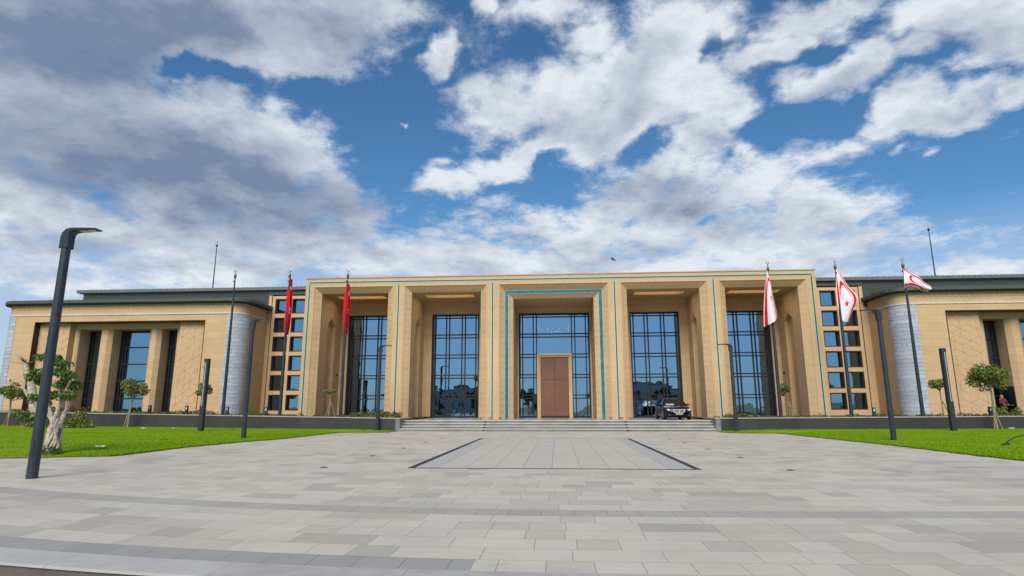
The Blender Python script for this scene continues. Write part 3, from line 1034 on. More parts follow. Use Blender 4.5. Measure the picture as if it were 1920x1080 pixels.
    fr.box(cx - wh, cx + wh, BY - 0.018, BY + 0.35, 0.70, 0.86)
    if cen:
        vs = [-2.70, -1.78, -1.50, 1.50, 1.78, 2.70]
    else:
        vs = [-1.76, -0.83, -0.55, 0.55, 0.83, 1.76]
    hs = [9.22, 7.75, 7.48, 6.01, 5.74, 4.28, 4.02, 2.57, 2.30]
    for v in vs:
        fr.box(cx + v - 0.045, cx + v + 0.045, ya, yb, 0.86, 9.40)
    for h in hs:
        if cen and h < 6.05:
            for s in (-1, 1):
                fr.box(cx + s * 1.46, cx + s * (wh - 0.1), ya - 0.004, yb - 0.004, h - 0.045, h + 0.045)
        else:
            fr.box(cx - wh + 0.1, cx + wh - 0.1, ya - 0.004, yb - 0.004, h - 0.045, h + 0.045)
    wf = fr.build('tall_window', MAT['bronze'], bld)
    gl = MB()
    if cen:
        for s in (-1, 1):
            gl.poly([(cx + s * 1.5, BY + 0.2, 0.86), (cx + s * (wh - 0.1), BY + 0.2, 0.86), (cx + s * (wh - 0.1), BY + 0.2, 6.0), (cx + s * 1.5, BY + 0.2, 6.0)])
        gl.poly([(cx - wh + 0.1, BY + 0.2, 6.0), (cx + wh - 0.1, BY + 0.2, 6.0), (cx + wh - 0.1, BY + 0.2, 9.4), (cx - wh + 0.1, BY + 0.2, 9.4)])
    else:
        gl.poly([(cx - wh + 0.1, BY + 0.2, 0.86), (cx + wh - 0.1, BY + 0.2, 0.86), (cx + wh - 0.1, BY + 0.2, 9.4), (cx - wh + 0.1, BY + 0.2, 9.4)])
    gl.build('glass', MAT['glass'], wf, recalc=False)

# the copper double door in its stone frame
fr = MB()
for s in (-1, 1):
    fr.box(s * 1.47, s * 1.30, BY - 0.12, BY + 0.3, 0.7, 5.88)
    fr.box(s * 1.30, s * 1.19, BY - 0.04, BY + 0.3, 0.7, 5.80)
fr.box(-1.47, 1.47, BY - 0.12, BY + 0.3, 5.88, 6.04)
fr.box(-1.30, 1.30, BY - 0.04, BY + 0.3, 5.76, 5.879)
dr = fr.build('entrance_door', MAT['plain'], bld, bevel=0.01)
for s in (-1, 1):
    b = MB()
    b.box(s * 0.006, s * 1.19, BY + 0.06, BY + 0.12, 0.71, 3.855)
    b.box(s * 0.006, s * 1.19, BY + 0.06, BY + 0.12, 3.87, 5.76)
    b.build('door_leaf', MAT['copper'], dr, bevel=0.004)
b = MB()
b.box(-1.19, 1.19, BY + 0.13, BY + 0.2, 0.7, 5.76)
b.build('door_backing', MAT['brown'], dr)

# turquoise tile lines on the front
def tile_line(x0, x1, z0, z1, horizontal):
    e = MB()
    e.box(x0, x1, FY - 0.012, FY + 0.01, z0, z1)
    o = e.build('tile_strip', MAT['teal_edge'], bld)
    d = MB()
    if horizontal:
        d.box(x0 + 0.045, x1 - 0.045, FY - 0.02, FY - 0.0125, z0 + 0.045, z1 - 0.045)
    else:
        d.box(x0 + 0.045, x1 - 0.045, FY - 0.02, FY - 0.0125, z0, z1 - 0.02)
    d.build('tile_core', MAT['teal_dark'], o)


for x in (-12.27, -4.75, 4.75, 12.27):
    tile_line(x - 0.09, x + 0.09, BASE + 0.1, 11.22, False)
tile_line(-19.68, 19.68, 11.37, 11.55, True)
for s in (-1, 1):
    x = s * 19.59
    tile_line(x - 0.09, x + 0.09, BASE + 0.1, 11.368, False)

# hall behind the glass, with the chandelier
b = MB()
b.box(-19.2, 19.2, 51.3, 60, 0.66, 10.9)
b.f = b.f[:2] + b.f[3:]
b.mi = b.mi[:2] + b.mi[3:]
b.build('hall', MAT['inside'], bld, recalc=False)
k = M('crystal_bulb')
e = k.n('ShaderNodeEmission')
e.inputs[0].default_value = (1.0, 0.93, 0.82, 1)
e.inputs[1].default_value = 11
k.l(e.outputs[0], k.out.inputs[0])
MAT['bulb'] = k.m
t = thing('chandelier', (-0.05, 53.2, 8.0), 'small sparkling chandelier behind the glass above the copper door', 'chandelier')
b = MB()
b.tube([(-0.05, 53.2, 10.88), (-0.05, 53.2, 8.25)], 0.02, 6)
for i in range(10):
    a = 2 * PI * i / 10
    b.bar((-0.05, 53.2, 8.25), (-0.05 + 0.5 * math.cos(a), 53.2 + 0.5 * math.sin(a), 8.3), 0.02, 0.02)
b.build('chandelier_frame', MAT['gold'], t)
for i in range(18):
    if i < 12:
        a = 2 * PI * i / 12
        r_, z = (0.62, 8.42) if i % 2 else (0.40, 8.22)
        px_, py_ = -0.05 + r_ * math.cos(a), 53.2 + r_ * math.sin(a)
    else:
        q = i - 12
        px_, py_, z = -0.05 + (-1 if q < 3 else 1) * (1.28 + 0.07 * (q % 2)), 53.2, 8.35 + 0.17 * (q % 3)
    b = MB()
    b.lathe([(0.0, -0.03), (0.026, -0.01), (0.024, 0.015), (0.0, 0.03)], (px_, py_, z), 6)
    b.build('bulb', MAT['bulb'], t)
for sx in (-1, 1):
    b = MB()
    b.tube([(-0.05 + sx * 1.3, 53.2, 10.88), (-0.05 + sx * 1.3, 53.2, 8.3)], 0.012, 5)
    b.build('hanger', MAT['gold'], t)

# ---- connecting strips with square windows
CY = 51.3
def connector(s):
    X = (lambda a: -a) if s < 0 else (lambda a: a + (0.27 if 21 < a < 27 else 0.0))
    zt = [11.24 - 1.71 * i for i in range(6)]
    cols = [(25.12, 23.78), (23.54, 22.22)]
    b = MB()
    b.box(X(26.5), X(25.46), CY, CY + 0.4, 0.6, 11.62)
    b.build('corner_strip', MAT['plain'], bld)
    b = MB()
    xs_ = [25.38] + [q for c in cols for q in c] + [19.9]
    for a, c in zip(xs_[0::2], xs_[1::2]):
        b.box(X(a), X(c), CY, CY + 0.5, 0.6, 11.5)
    for c0, c1 in cols:
        b.box(X(c0), X(c1), CY + 0.001, CY + 0.5, zt[0], 11.5)
        for i in range(5):
            b.box(X(c0), X(c1), CY + 0.001, CY + 0.5, zt[i + 1], zt[i] - 1.37)
        b.box(X(c0), X(c1), CY + 0.001, CY + 0.5, 0.6, zt[5] - 1.37)
    b.build('window_grid_wall', MAT['plain'], bld)
    b = MB()
    b.box(X(25.46), X(25.38), CY + 0.06, CY + 0.4, 0.6, 11.5)
    b.build('shadow_joint', MAT['brown'], bld)
    for c0, c1 in cols:
        for z in zt:
            f = MB()
            z0 = z - 1.37
            lo, hi = min(X(c0), X(c1)), max(X(c0), X(c1))
            for xa, xb, za, zb in ((lo, lo + 0.09, z0, z), (hi - 0.09, hi, z0, z), (lo + 0.09, hi - 0.09, z - 0.09, z), (lo + 0.09, hi - 0.09, z0, z0 + 0.09)):
                f.box(xa, xb, CY + 0.03, CY + 0.42, za, zb)
            fo = f.build('square_window', MAT['brown'], bld)
            g = MB()
            g.poly([(lo + 0.08, CY + 0.34, z0 + 0.08), (hi - 0.08, CY + 0.34, z0 + 0.08), (hi - 0.08, CY + 0.34, z - 0.08), (lo + 0.08, CY + 0.34, z - 0.08)])
            g.build('glass', MAT['glass_small'], fo, recalc=False)
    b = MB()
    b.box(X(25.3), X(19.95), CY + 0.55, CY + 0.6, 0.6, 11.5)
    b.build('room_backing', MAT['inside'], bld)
    # upper roof: louvred wall, seam panel, projecting fascia
    b = MB()
    b.box(X(25.75), X(19.9), CY - 0.08, CY + 6, 11.621, 12.02)
    b.build('seam_panel', MAT['roof'], bld)
    b = MB()
    b.box(X(43.6), X(25.75), CY - 0.05, CY + 6, 9.8, 12.02)
    b.build('louvre_wall', MAT['louvre'], bld)
    b = MB()
    b.box(X(44.1), X(19.9), CY - 0.35, CY + 8, 12.021, 12.28)
    b.build('upper_fascia', MAT['fascia'], bld)
    b = MB()
    n = int((44.1 - 19.9) / 0.42)
    for i in range(n):
        x = 19.95 + (i + 0.5) * (24.15 / n)
        b.box(X(x) - 0.13, X(x) + 0.13, CY - 0.30, CY + 7.5, 12.281, 12.31)
    b.build('roof_seams', MAT['roof'], bld)


# ---- side wings
WY = 47.0
def arc_path(pts):
    return pts


def wing(s):
    X = (lambda a: -a) if s < 0 else (lambda a: 1.1 * a - 2.07)
    XI, XO, ri, ro = 25.77, 47.1, 1.2, 1.3
    def path(a0, a1, which):
        """plan path pieces with outward normals"""
        out = []
        n = 12
        if which == 'inner':
            for i in range(n + 1):
                t_ = PI / 2 * i / n
                out.append((X(XI + ri - ri * math.cos(t_)), WY + ri - ri * math.sin(t_), -s * math.cos(t_), -math.sin(t_)))
        else:
            for i in range(n + 1):
                t_ = PI / 2 * i / n
                out.append((X(XO - ro + ro * math.sin(t_)), WY + ro - ro * math.cos(t_), s * math.sin(t_), -math.cos(t_)))
        return out
    inner = path(0, 0, 'inner')
    outer = path(0, 0, 'outer')
    full = [(X(XI), CY + 0.02, -s, 0)] + inner + outer + [(X(XO), 62, s, 0)]
    b = MB()
    b.sweep([full[0]] + inner, [(0, 0.6), (0, 10.3)], closed_prof=False)
    b.sweep(outer + [full[-1]], [(0, 0.6), (0, 10.3)], closed_prof=False)
    RL, RR, RT = 28.9, 44.0, 8.75
    xa, xb = XI + ri, XO - ro
    b.poly([(X(xa), WY, 0.6), (X(RL), WY, 0.6), (X(RL), WY, RT), (X(xa), WY, RT)])
    b.poly([(X(RR), WY, 0.6), (X(xb), WY, 0.6), (X(xb), WY, RT), (X(RR), WY, RT)])
    b.poly([(X(xa), WY, RT), (X(xb), WY, RT), (X(xb), WY, 10.3), (X(xa), WY, 10.3)])
    b.build('wing_wall', MAT['wall'], bld, smooth=True)
    # split-face stone on the rounded corners
    for arc, ext in ((inner, (X(xa + 0.05), WY, 0, -1)), (outer, (X(xb - 0.05), WY, 0, -1))):
        b = MB()
        pth = ([*arc, ext] if arc is inner else [ext, *arc])
        b.sweep(pth, [(0.02, 0.6), (0.02, 9.25)], closed_prof=False)
        b.build('stone_corner', MAT['grey'], bld, smooth=True)
    b = MB()
    b.sweep(full, [(-0.02, 9.26), (0.06, 9.26), (0.06, 9.36), (-0.02, 9.36)])
    b.build('string_course', MAT['white_band'], bld)
    # toothed frieze under the eaves, one connected strip
    b = MB()
    n = 92
    pr = []
    for i in range(n):
        x0_, x1_ = xa + (xb - xa) * i / n, xa + (xb - xa) * (i + 1) / n
        d_ = 0.035 if i % 2 else 0.012
        pr += [(X(x0_), WY - d_), (X(x1_), WY - d_)]
    for (ax_, ay_), (bx_, by_) in zip(pr[:-1], pr[1:]):
        i = len(b.v)
        b.v += [(ax_, ay_, 9.80), (bx_, by_, 9.80), (bx_, by_, 10.16), (ax_, ay_, 10.16)]
        b.f.append((i, i + 1, i + 2, i + 3)); b.mi.append(0)
    fz = b.build('frieze', MAT['wall'], bld)
    bm_ = bmesh.new(); bm_.from_mesh(fz.data)
    bmesh.ops.remove_doubles(bm_, verts=bm_.verts, dist=0.0005)
    bm_.to_mesh(fz.data); bm_.free()
    # eaves and lower roof
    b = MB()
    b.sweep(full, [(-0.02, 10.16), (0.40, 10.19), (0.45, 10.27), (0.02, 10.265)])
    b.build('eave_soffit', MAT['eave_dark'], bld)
    b = MB()
    b.sweep(full, [(-0.02, 10.275), (0.47, 10.275), (0.47, 10.50), (0.40, 10.55), (-3.6, 10.95)], closed_prof=False)
    b.poly([(X(XI - 0.2), CY, 10.9), (X(XO), 62, 10.9), (X(XO - 3.6), 50.7, 10.94), (X(XI + 3.6), 50.7, 10.94)])
    b.build('lower_roof', MAT['roof'], bld)
    # recess: dark reveals, panels, columns, windows
    b = MB()
    b.box(X(RL), X(RR), WY - 0.02, WY + 0.5, RT - 0.07, RT)
    b.box(X(RR), X(RR - 0.07), WY - 0.019, WY + 0.5, 0.6, RT - 0.07)
    b.box(X(RL), X(RL + 0.05), WY - 0.019, WY + 0.5, 0.6, RT - 0.07)
    b.build('recess_trim', MAT['brown'], bld)
    py = WY + 0.5
    b = MB()
    b.box(X(28.95), X(31.35), py, py + 0.6, 0.6, RT - 0.072)
    pn = b.build('relief_panel', MAT['plain'], bld)
    b = MB()
    b.box(X(41.2), X(43.93), py, py + 0.6, 0.6, RT - 0.072)
    pn2 = b.build('relief_panel', MAT['plain'], bld)
    for p_, x0, x1 in ((pn, 28.95, 31.35), (pn2, 41.2, 43.93)):
        b = MB()
        a = 0.62
        hw_ = a * math.sqrt(3) / 2
        segs = []
        for r_ in range(-1, 12):
            for c_ in range(-1, 6):
                cx = x0 + c_ * 2 * hw_ + (hw_ if r_ % 2 else 0)
                cz = 0.6 + r_ * 1.5 * a
                vtx = [(cx + a * math.sin(PI / 3 * q), cz + a * math.cos(PI / 3 * q)) for q in range(6)]
                segs += [(vtx[0], vtx[1]), (vtx[5], vtx[0]), (vtx[1], vtx[2])]
                segs += [((cx, cz), vtx[1]), ((cx, cz), vtx[3]), ((cx, cz), vtx[5])]
        for (xa_, za_), (xb_, zb_) in segs:
            if min(xa_, xb_) < x0 + 0.02 or max(xa_, xb_) > x1 - 0.02 or min(za_, zb_) < 0.8 or max(za_, zb_) > RT - 0.1:
                # cut to the panel
                ok = True
                for q in range(2):
                    A_ = np.array((xa_, za_)); B_ = np.array((xb_, zb_))
                t0, t1 = 0.0, 1.0
                d_ = B_ - A_
                for ax_, lo_, hi_ in ((0, x0 + 0.02, x1 - 0.02), (1, 0.8, RT - 0.1)):
                    if abs(d_[ax_]) < 1e-9:
                        if not lo_ <= A_[ax_] <= hi_: ok = False
                        continue
                    u0, u1 = (lo_ - A_[ax_]) / d_[ax_], (hi_ - A_[ax_]) / d_[ax_]
                    if u0 > u1: u0, u1 = u1, u0
                    t0, t1 = max(t0, u0), min(t1, u1)
                if not ok or t1 - t0 < 0.03: continue
                xa_, za_, xb_, zb_ = *(A_ + d_ * t0), *(A_ + d_ * t1)
            b.bar((X(xa_), py - 0.004, za_), (X(xb_), py - 0.004, zb_), 0.024, 0.018, up=(0, 1, 0))
        b.build('relief_lines', MAT['groove'], p_)
    # inner zone
    cy_ = WY + 1.0
    gy = WY + 2.3
    zi = 8.2
    b = MB()
    b.box(X(31.35), X(41.2), cy_, cy_ + 0.6, zi, RT - 0.071)
    b.build('lintel', MAT['plain'], bld)
    openings = [(31.95, 33.45), (34.5, 37.85), (38.95, 40.75)]
    cols_ = [(31.35, 31.95), (33.45, 34.5), (37.85, 38.95), (40.75, 41.2)]
    for i, (a, c) in enumerate(cols_):
        b = MB()
        ch = 0.3 if i in (1, 2) else 0.12
        b.prism([(X(a), gy + 0.3), (X(a), cy_ + ch), (X(a + ch), cy_ - 0.002), (X(c - ch), cy_ - 0.002), (X(c), cy_ + ch), (X(c), gy + 0.3)], 'z', 0.6, zi + 0.003)
        b.build('column', MAT['wall'], bld)
    b = MB()
    b.box(X(31.35), X(41.2), cy_ + 0.601, gy + 0.3, zi, zi + 0.1)
    b.build('recess_soffit', MAT['ceil'], bld)
    for a, c in openings:
        lo, hi = min(X(a), X(c)), max(X(a), X(c))
        f = MB()
        f.box(lo, lo + 0.08, gy, gy + 0.15, 0.7, zi)
        f.box(hi - 0.08, hi, gy, gy + 0.15, 0.7, zi)
        for h in (0.9, 2.35, 3.85, 5.3, 6.75, zi - 0.05):
            f.box(lo + 0.08, hi - 0.08, gy + 0.004, gy + 0.14, h - 0.05, h + 0.05)
        vs = [0.28, hi - lo - 0.28] if hi - lo < 2.5 else [0.3, 0.55, hi - lo - 0.55, hi - lo - 0.3]
        for v in vs:
            f.box(lo + v - 0.04, lo + v + 0.04, gy + 0.002, gy + 0.142, 0.7, zi)
        fo = f.build('wing_window', MAT['bronze'], bld)
        g = MB()
        g.poly([(lo + 0.05, gy + 0.1, 0.7), (hi - 0.05, gy + 0.1, 0.7), (hi - 0.05, gy + 0.1, zi), (lo + 0.05, gy + 0.1, zi)])
        g.build('glass', MAT['glass_small'], fo, recalc=False)
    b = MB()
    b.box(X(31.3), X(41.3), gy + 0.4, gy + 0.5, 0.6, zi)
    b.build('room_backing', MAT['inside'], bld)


for s in (-1, 1):
    connector(s)
    wing(s)

# ------------------------------------------------------------------ street lamps
def street_lamp(loc, label, right=True, height=6.02, first=[None]):
    if first[0] is not None:
        o = copy_tree(first[0], loc, label, mirror=not right)
        o.scale = ((1 if right else -1), 1, height / 6.02)
        return o
    t = thing('street_lamp', (0, 0, 0), label, 'street lamp', 'street lamps along the plaza')
    b = MB()
    b.tube([(0, 0, -0.02), (0, 0, 2), (0, 0, 5.5)], [0.118, 0.110, 0.100], 20)
    b.build('pole', MAT['pole'], t, smooth=True)
    b = MB()                                   # hatch at the foot
    b.box(-0.045, 0.045, -0.122, -0.10, 0.5, 0.86)
    b.build('service_hatch', MAT['pole'], t)
    b = MB()                                   # bent head: collar, elbow and flat arm as one body
    secs = [((0, 5.48), 0.116, 0.116), ((0, 5.74), 0.116, 0.114), ((0.02, 5.84), 0.122, 0.105), ((0.07, 5.91), 0.13, 0.075), ((0.15, 5.945), 0.14, 0.048),
            ((0.26, 5.955), 0.15, 0.035), ((0.60, 5.955), 0.15, 0.024), ((0.80, 5.955), 0.14, 0.016)]
    dirs = [(0, 1), (0, 1), (0.35, 0.94), (0.75, 0.66), (0.95, 0.3), (1, 0), (1, 0), (1, 0)]
    for (c, hw, th), d in zip(secs, dirs):
        L = math.hypot(*d); dx, dz = d[0] / L, d[1] / L
        nx, nz = -dz, dx
        for a, g in ((1, 1), (-1, 1), (-1, -1), (1, -1)):
            b.v.append((c[0] + nx * th * g, hw * a * 0.9, c[1] + nz * th * g))
    for i in range(len(secs) - 1):
        for a in range(4):
            c_ = (a + 1) % 4
            b.f.append((i * 4 + a, i * 4 + c_, i * 4 + 4 + c_, i * 4 + 4 + a)); b.mi.append(0)
    b.f += [(0, 1, 2, 3), tuple(len(b.v) - 4 + q for q in (3, 2, 1, 0))]; b.mi += [0, 0]
    h = b.build('lamp_head', MAT['pole'], t, smooth=True, bevel=0.012)
    for x0 in (0.34, 0.56):
        b = MB()
        b.box(x0, x0 + 0.17, -0.08, 0.08, 5.917, 5.935)
        b.build('led_lens', MAT['lens'], h)
    t.location = loc
    t['label'] = label
    first[0] = t
    return t


street_lamp((-11.96, 13.45, 0), 'tall slate blue street lamp standing nearest, on the paving in front of the twisted ficus')
street_lamp((-15.54, 29.6, 0.03), 'street lamp on the lawn edge in front of the left stone corner', height=6.1)
street_lamp((-11.87, 40.1, 0.12), 'street lamp close to the granite wall just left of the entrance steps', height=5.68)
street_lamp((11.44, 39.5, 0.12), 'street lamp close to the granite wall just right of the entrance steps', right=False, height=5.5)
street_lamp((15.33, 28.9, 0.06), 'street lamp on the lawn edge right of the plaza, arm to the left', right=False, height=6.05)


# ------------------------------------------------------------------ light columns on the lawns
def light_column(loc, label, h, mirror, first=[None]):
    if first[0] is not None:
        o = copy_tree(first[0], loc, label, mirror=mirror)
        o.scale = ((-1 if mirror else 1), 1, h / 4.45)
        return o
    t = thing('light_column', (0, 0, 0), label, 'lamp post', 'square light columns on the lawns')
    b = MB()
    b.box(-0.135, 0.135, -0.135, 0.135, -0.1, 1.58)
    b.build('base', MAT['pole'], t, bevel=0.008)
    b = MB()
    b.box(-0.002, 0.134, -0.134, 0.134, 1.581, 4.249)
    b.build('back_post', MAT['pole'], t)
    b = MB()
    b.box(-0.134, -0.10, -0.05, 0.05, 1.581, 4.249)
    b.build('front_rod', MAT['pole'], t)
    b = MB()
    b.box(-0.135, 0.135, -0.135, 0.135, 4.25, 4.45)
    b.build('cap', MAT['pole'], t, bevel=0.008)
    b = MB()
    b.box(-0.045, -0.004, -0.10, 0.10, 1.581, 4.248)
    b.build('light_strip', MAT['diffuser'], t)
    b = MB()
    b.box(-0.02, 0.02, -0.142, -0.13, 0.98, 1.02)
    b.build('lock', MAT['chrome'], t)
    t.location = loc
    first[0] = t
    return t


light_column((-21.4, 35.5, 0.12), 'dark square light column with a tall white slot, on the lawn in front of the left wing', 4.45, False)
light_column((23.27, 37.5, 0.15), 'dark square light column with a tall white slot, on the lawn in front of the right wing', 4.85, True)


# ------------------------------------------------------------------ flagpoles and flags
def flagpole(x, label, side, turn=0.0, first=[None]):
    loc = (x, 42.5, cope_z(x) - 0.08)
    if first[0] is not None:
        o = copy_tree(first[0], loc, label)
    else:
        t = thing('flagpole', (0, 0, 0), label, 'flagpole', 'flagpoles on the terrace')
        b = MB()
        b.lathe([(0.17, 0), (0.17, 0.12), (0.125, 0.16), (0.118, 1.0), (0.105, 4.0), (0.085, 7.0), (0.055, 9.6), (0.045, 10.05)], n=16)
        b.build('pole', MAT['pole'], t, smooth=True)
        b = MB()
        b.lathe([(0.20, -0.02), (0.20, 0.05), (0.17, 0.06)], n=16)
        b.build('base_ring', MAT['pole'], t)
        b = MB()
        b.lathe([(0.05, 10.05), (0.05, 10.12), (0.035, 10.16), (0.075, 10.26), (0.105, 10.36), (0.09, 10.47), (0.05, 10.56), (0.03, 10.66), (0.018, 10.74)], n=14)
        fi = b.build('finial', MAT['gold'], t, smooth=True)
        b = MB()
        pts = []
        for i in range(21):
            a = R(-235 + 290 * i / 20)
            pts.append((0.115 * math.cos(a), 0, 10.865 + 0.125 * math.sin(a)))
        b.tube(pts, [0.006 + 0.02 * math.sin(PI * i / 20) for i in range(21)], 6)
        b.build('crescent', MAT['chrome'], fi, smooth=True)
        b = MB()
        b.box(-0.13, -0.03, -0.03, 0.03, 9.93, 10.02)
        b.build('halyard_pulley', MAT['black'], t)
        o = first[0] = t
        o.location = loc
    o.rotation_euler = (0, 0, turn)
    return o


flagpole(-24.1, 'bare flagpole with no flag, in front of the left stone corner', -1)
flagpole(-19.82, 'flagpole carrying a limp red flag in front of the square windows', -1)
flagpole(-15.32, 'flagpole carrying a limp red flag in front of the leftmost portal bay', -1)
flagpole(15.31, 'flagpole carrying a drooping white flag in front of the rightmost portal bay', 1, 0.3)
flagpole(19.94, 'flagpole carrying the spread white flag in front of the right square windows', 1, PI * 0.47)
flagpole(24.52, 'flagpole with a waving white flag, in front of the right stone corner', 1, 0.2)


def star_in(u, v, cu, cv, r, rot=0.0):
    x, y = u - cu, v - cv
    rr = math.hypot(x, y)
    if rr > r: return False
    a = (math.atan2(y, x) - rot) % (2 * PI / 5)
    if a > PI / 5: a = 2 * PI / 5 - a
    px, py = rr * math.cos(a), rr * math.sin(a)
    ri = 0.382 * r
    nx, ny = ri * math.sin(PI / 5), r - ri * math.cos(PI / 5)
    return px * nx + py * ny < r * nx


def red_flag_pat(u, v):
    """0 cloth, 1 emblem; u along the fly in hoist heights (0..1.5), v up the hoist"""
    d1 = math.hypot(u - 0.5, v - 0.5) < 0.25
    d2 = math.hypot(u - 0.5625, v - 0.5) < 0.2
    return 1 if (d1 and not d2) or star_in(u, v, 0.81, 0.5, 0.125, PI) else 0


def white_flag_pat(u, v):
    if 0.08 < v < 0.22 or 0.78 < v < 0.92: return 1
    d1 = math.hypot(u - 0.52, v - 0.5) < 0.25
    d2 = math.hypot(u - 0.585, v - 0.5) < 0.20
    return 1 if (d1 and not d2) or star_in(u, v, 0.85, 0.5, 0.12, PI) else 0


def flag(name, label, rows, depth, pat, mats, group, fold=0.05, seed=0):
    """rows: control rows from the upper to the lower edge, each a list of (x, z) along the fly"""
    nv, nu = len(rows), len(rows[0])
    C_ = np.array([[(x, 42.45 + depth[i][j] if hasattr(depth[i], '__len__') else 42.45 + depth[i], z) for j, (x, z) in enumerate(r)] for i, r in enumerate(rows)])

    def cr(P, t):
        n = len(P)
        f = t * (n - 1)
        i = min(int(f), n - 2)
        f -= i
        p0, p1, p2, p3 = P[max(i - 1, 0)], P[i], P[i + 1], P[min(i + 2, n - 1)]
        return 0.5 * ((2 * p1) + (p2 - p0) * f + (2 * p0 - 5 * p1 + 4 * p2 - p3) * f ** 2 + (3 * p1 - p0 - 3 * p2 + p3) * f ** 3)
    NU, NV = 110, 74
    base = None
    b = MB()
    for j in range(NV + 1):
        for i in range(NU + 1):
            u, v = i / NU, j / NV
            P = np.array([cr(C_[r_], u) for r_ in range(nv)])
            p = cr(P, v)
            p = p + np.array((0, fold * math.sin(v * 9 + u * 3 + seed) * min(1, u * 3) + fold * 0.7 * math.sin(u * 8 - v * 4 + seed * 2) * min(1, u * 3), 0))
            b.v.append(tuple(p))
    for j in range(NV):
        for i in range(NU):
            a = j * (NU + 1) + i
            b.f.append((a, a + 1, a + NU + 2, a + NU + 1))
            b.mi.append(pat(1.5 * (i + 0.5) / NU, 1 - (j + 0.5) / NV))
    top = b.v[0]
    o = b.build(name, mats, None, smooth=True, origin=top, recalc=False)
    return tag(o, label, 'flag', group)


RM, WM = [MAT['red_flag'], MAT['white_flag']], [MAT['white_flag'], MAT['red_flag']]
FR = 'limp red flags with white emblem'
FW_ = 'white flags with red bars and crescent'


def limp(x_l, x_r, zs):
    """pleated hanging cloth: the hoist gathered at the top, edges swinging between x_l and x_r"""
    n = 6
    rows, dep = [], []
    x_l, x_r = [0.5 * (l + r) - 0.36 * (r - l) for l, r in zip(x_l, x_r)], [0.5 * (l + r) + 0.36 * (r - l) for l, r in zip(x_l, x_r)]
    for i in range(n):
        fr_ = i / (n - 1)
        rows.append([((l if i % 2 == 0 else r), z - 0.12 * fr_) for l, r, z in zip(x_l, x_r, zs)])
        dep.append([-0.02 + 0.10 * i] * len(zs))
    return rows, dep


rws, dp = limp([-19.84, -19.89, -19.97, -20.02, -20.03, -19.87], [-19.77, -19.72, -19.64, -19.63, -19.67, -19.8], [11.25, 10.56, 9.7, 8.5, 7.6, 7.01])
flag('flag', 'limp red flag with a white star tip showing, in front of the left square windows', rws, dp, red_flag_pat, RM, FR, 0.03, 1)
rws, dp = limp([-15.37, -15.49, -15.56, -15.58, -15.53, -15.4], [-15.27, -15.18, -15.15, -15.16, -15.19, -15.28], [10.76, 10.08, 9.19, 8.51, 7.63, 7.0])
flag('flag', 'limp red flag hanging in front of the leftmost portal bay', rws, dp, red_flag_pat, RM, FR, 0.03, 4)
flag('flag', 'drooping white flag with red bars in front of the rightmost portal bay',
     [[(15.23, 11.2), (15.42, 10.22), (15.58, 9.03), (15.7, 7.72)], [(15.21, 11.04), (15.22, 10.0), (15.25, 8.66), (15.29, 7.37)], [(15.18, 10.89), (14.98, 9.81), (14.82, 8.47), (14.78, 7.08)]],
     [[0, 0.1, 0.2, 0.2], [0, -0.25, -0.35, -0.3], [0, 0.1, 0.15, 0.25]], white_flag_pat, WM, FW_, 0.05, 2)
flag('flag', 'spread white flag with red crescent hanging in front of the right square windows',
     [[(19.99, 11.22), (20.64, 10.02), (21.25, 9.06), (20.82, 8.12), (20.45, 7.31)], [(19.96, 10.95), (20.18, 9.91), (20.34, 8.84), (20.22, 7.94), (20.1, 7.35)], [(19.91, 10.68), (19.83, 9.92), (19.8, 8.97), (19.86, 8.14), (19.93, 7.5)]],
     [[0, 0.08, 0.1, 0.1, 0.08], [0, -0.15, -0.25, -0.15, -0.05], [0, 0.0, 0.05, 0.05, 0.05]], white_flag_pat, WM, FW_, 0.04, 0)
flag('flag', 'waving white flag with red crescent high on the flagpole by the right roof',
     [[(24.53, 11.28), (24.92, 10.86), (25.4, 10.43), (25.85, 10.04), (26.23, 9.74)], [(24.46, 10.44), (24.93, 10.32), (25.35, 10.01), (25.74, 9.74), (26.1, 9.55)], [(24.42, 9.66), (24.83, 9.81), (25.3, 9.63), (25.63, 9.5), (25.92, 9.4)]],
     [[0, 0.18, 0.0, 0.15, 0.0], [0, -0.1, -0.2, -0.05, -0.1], [0, 0.1, -0.1, 0.12, 0.0]], white_flag_pat, WM, FW_, 0.05, 3)

# ------------------------------------------------------------------ small lights
def upright_lights():
    first = None
    for sx in (-1, 1):
        side = 'left' if sx < 0 else 'right'
        for x, nm in ((4.84, 'middle'), (5.53, 'outer'), (4.07, 'inner')):
            lab = 'small black floodlight, the %s one of three at the pilaster %s of the copper door' % (nm, side)
            loc = (sx * x, 45.15, 0.7)
            if first is None:
                t = thing('floodlight', (0, 0, 0), lab, 'floodlight', 'floodlights at the pilaster feet')
                b = MB()
                b.lathe([(0.06, 0), (0.06, 0.015), (0.02, 0.02), (0.02, 0.09)], n=8)
                b.build('stem', MAT['black'], t)
                b = MB()
                b.box(-0.16, 0.16, -0.06, 0.06, 0.09, 0.125)
                b.build('lamp_bar', MAT['black'], t, bevel=0.006)
                t.location = loc
                first = t
            else:
                o = copy_tree(first, loc, lab)
                if nm == 'middle': o.scale = (1.25, 1, 1.1)


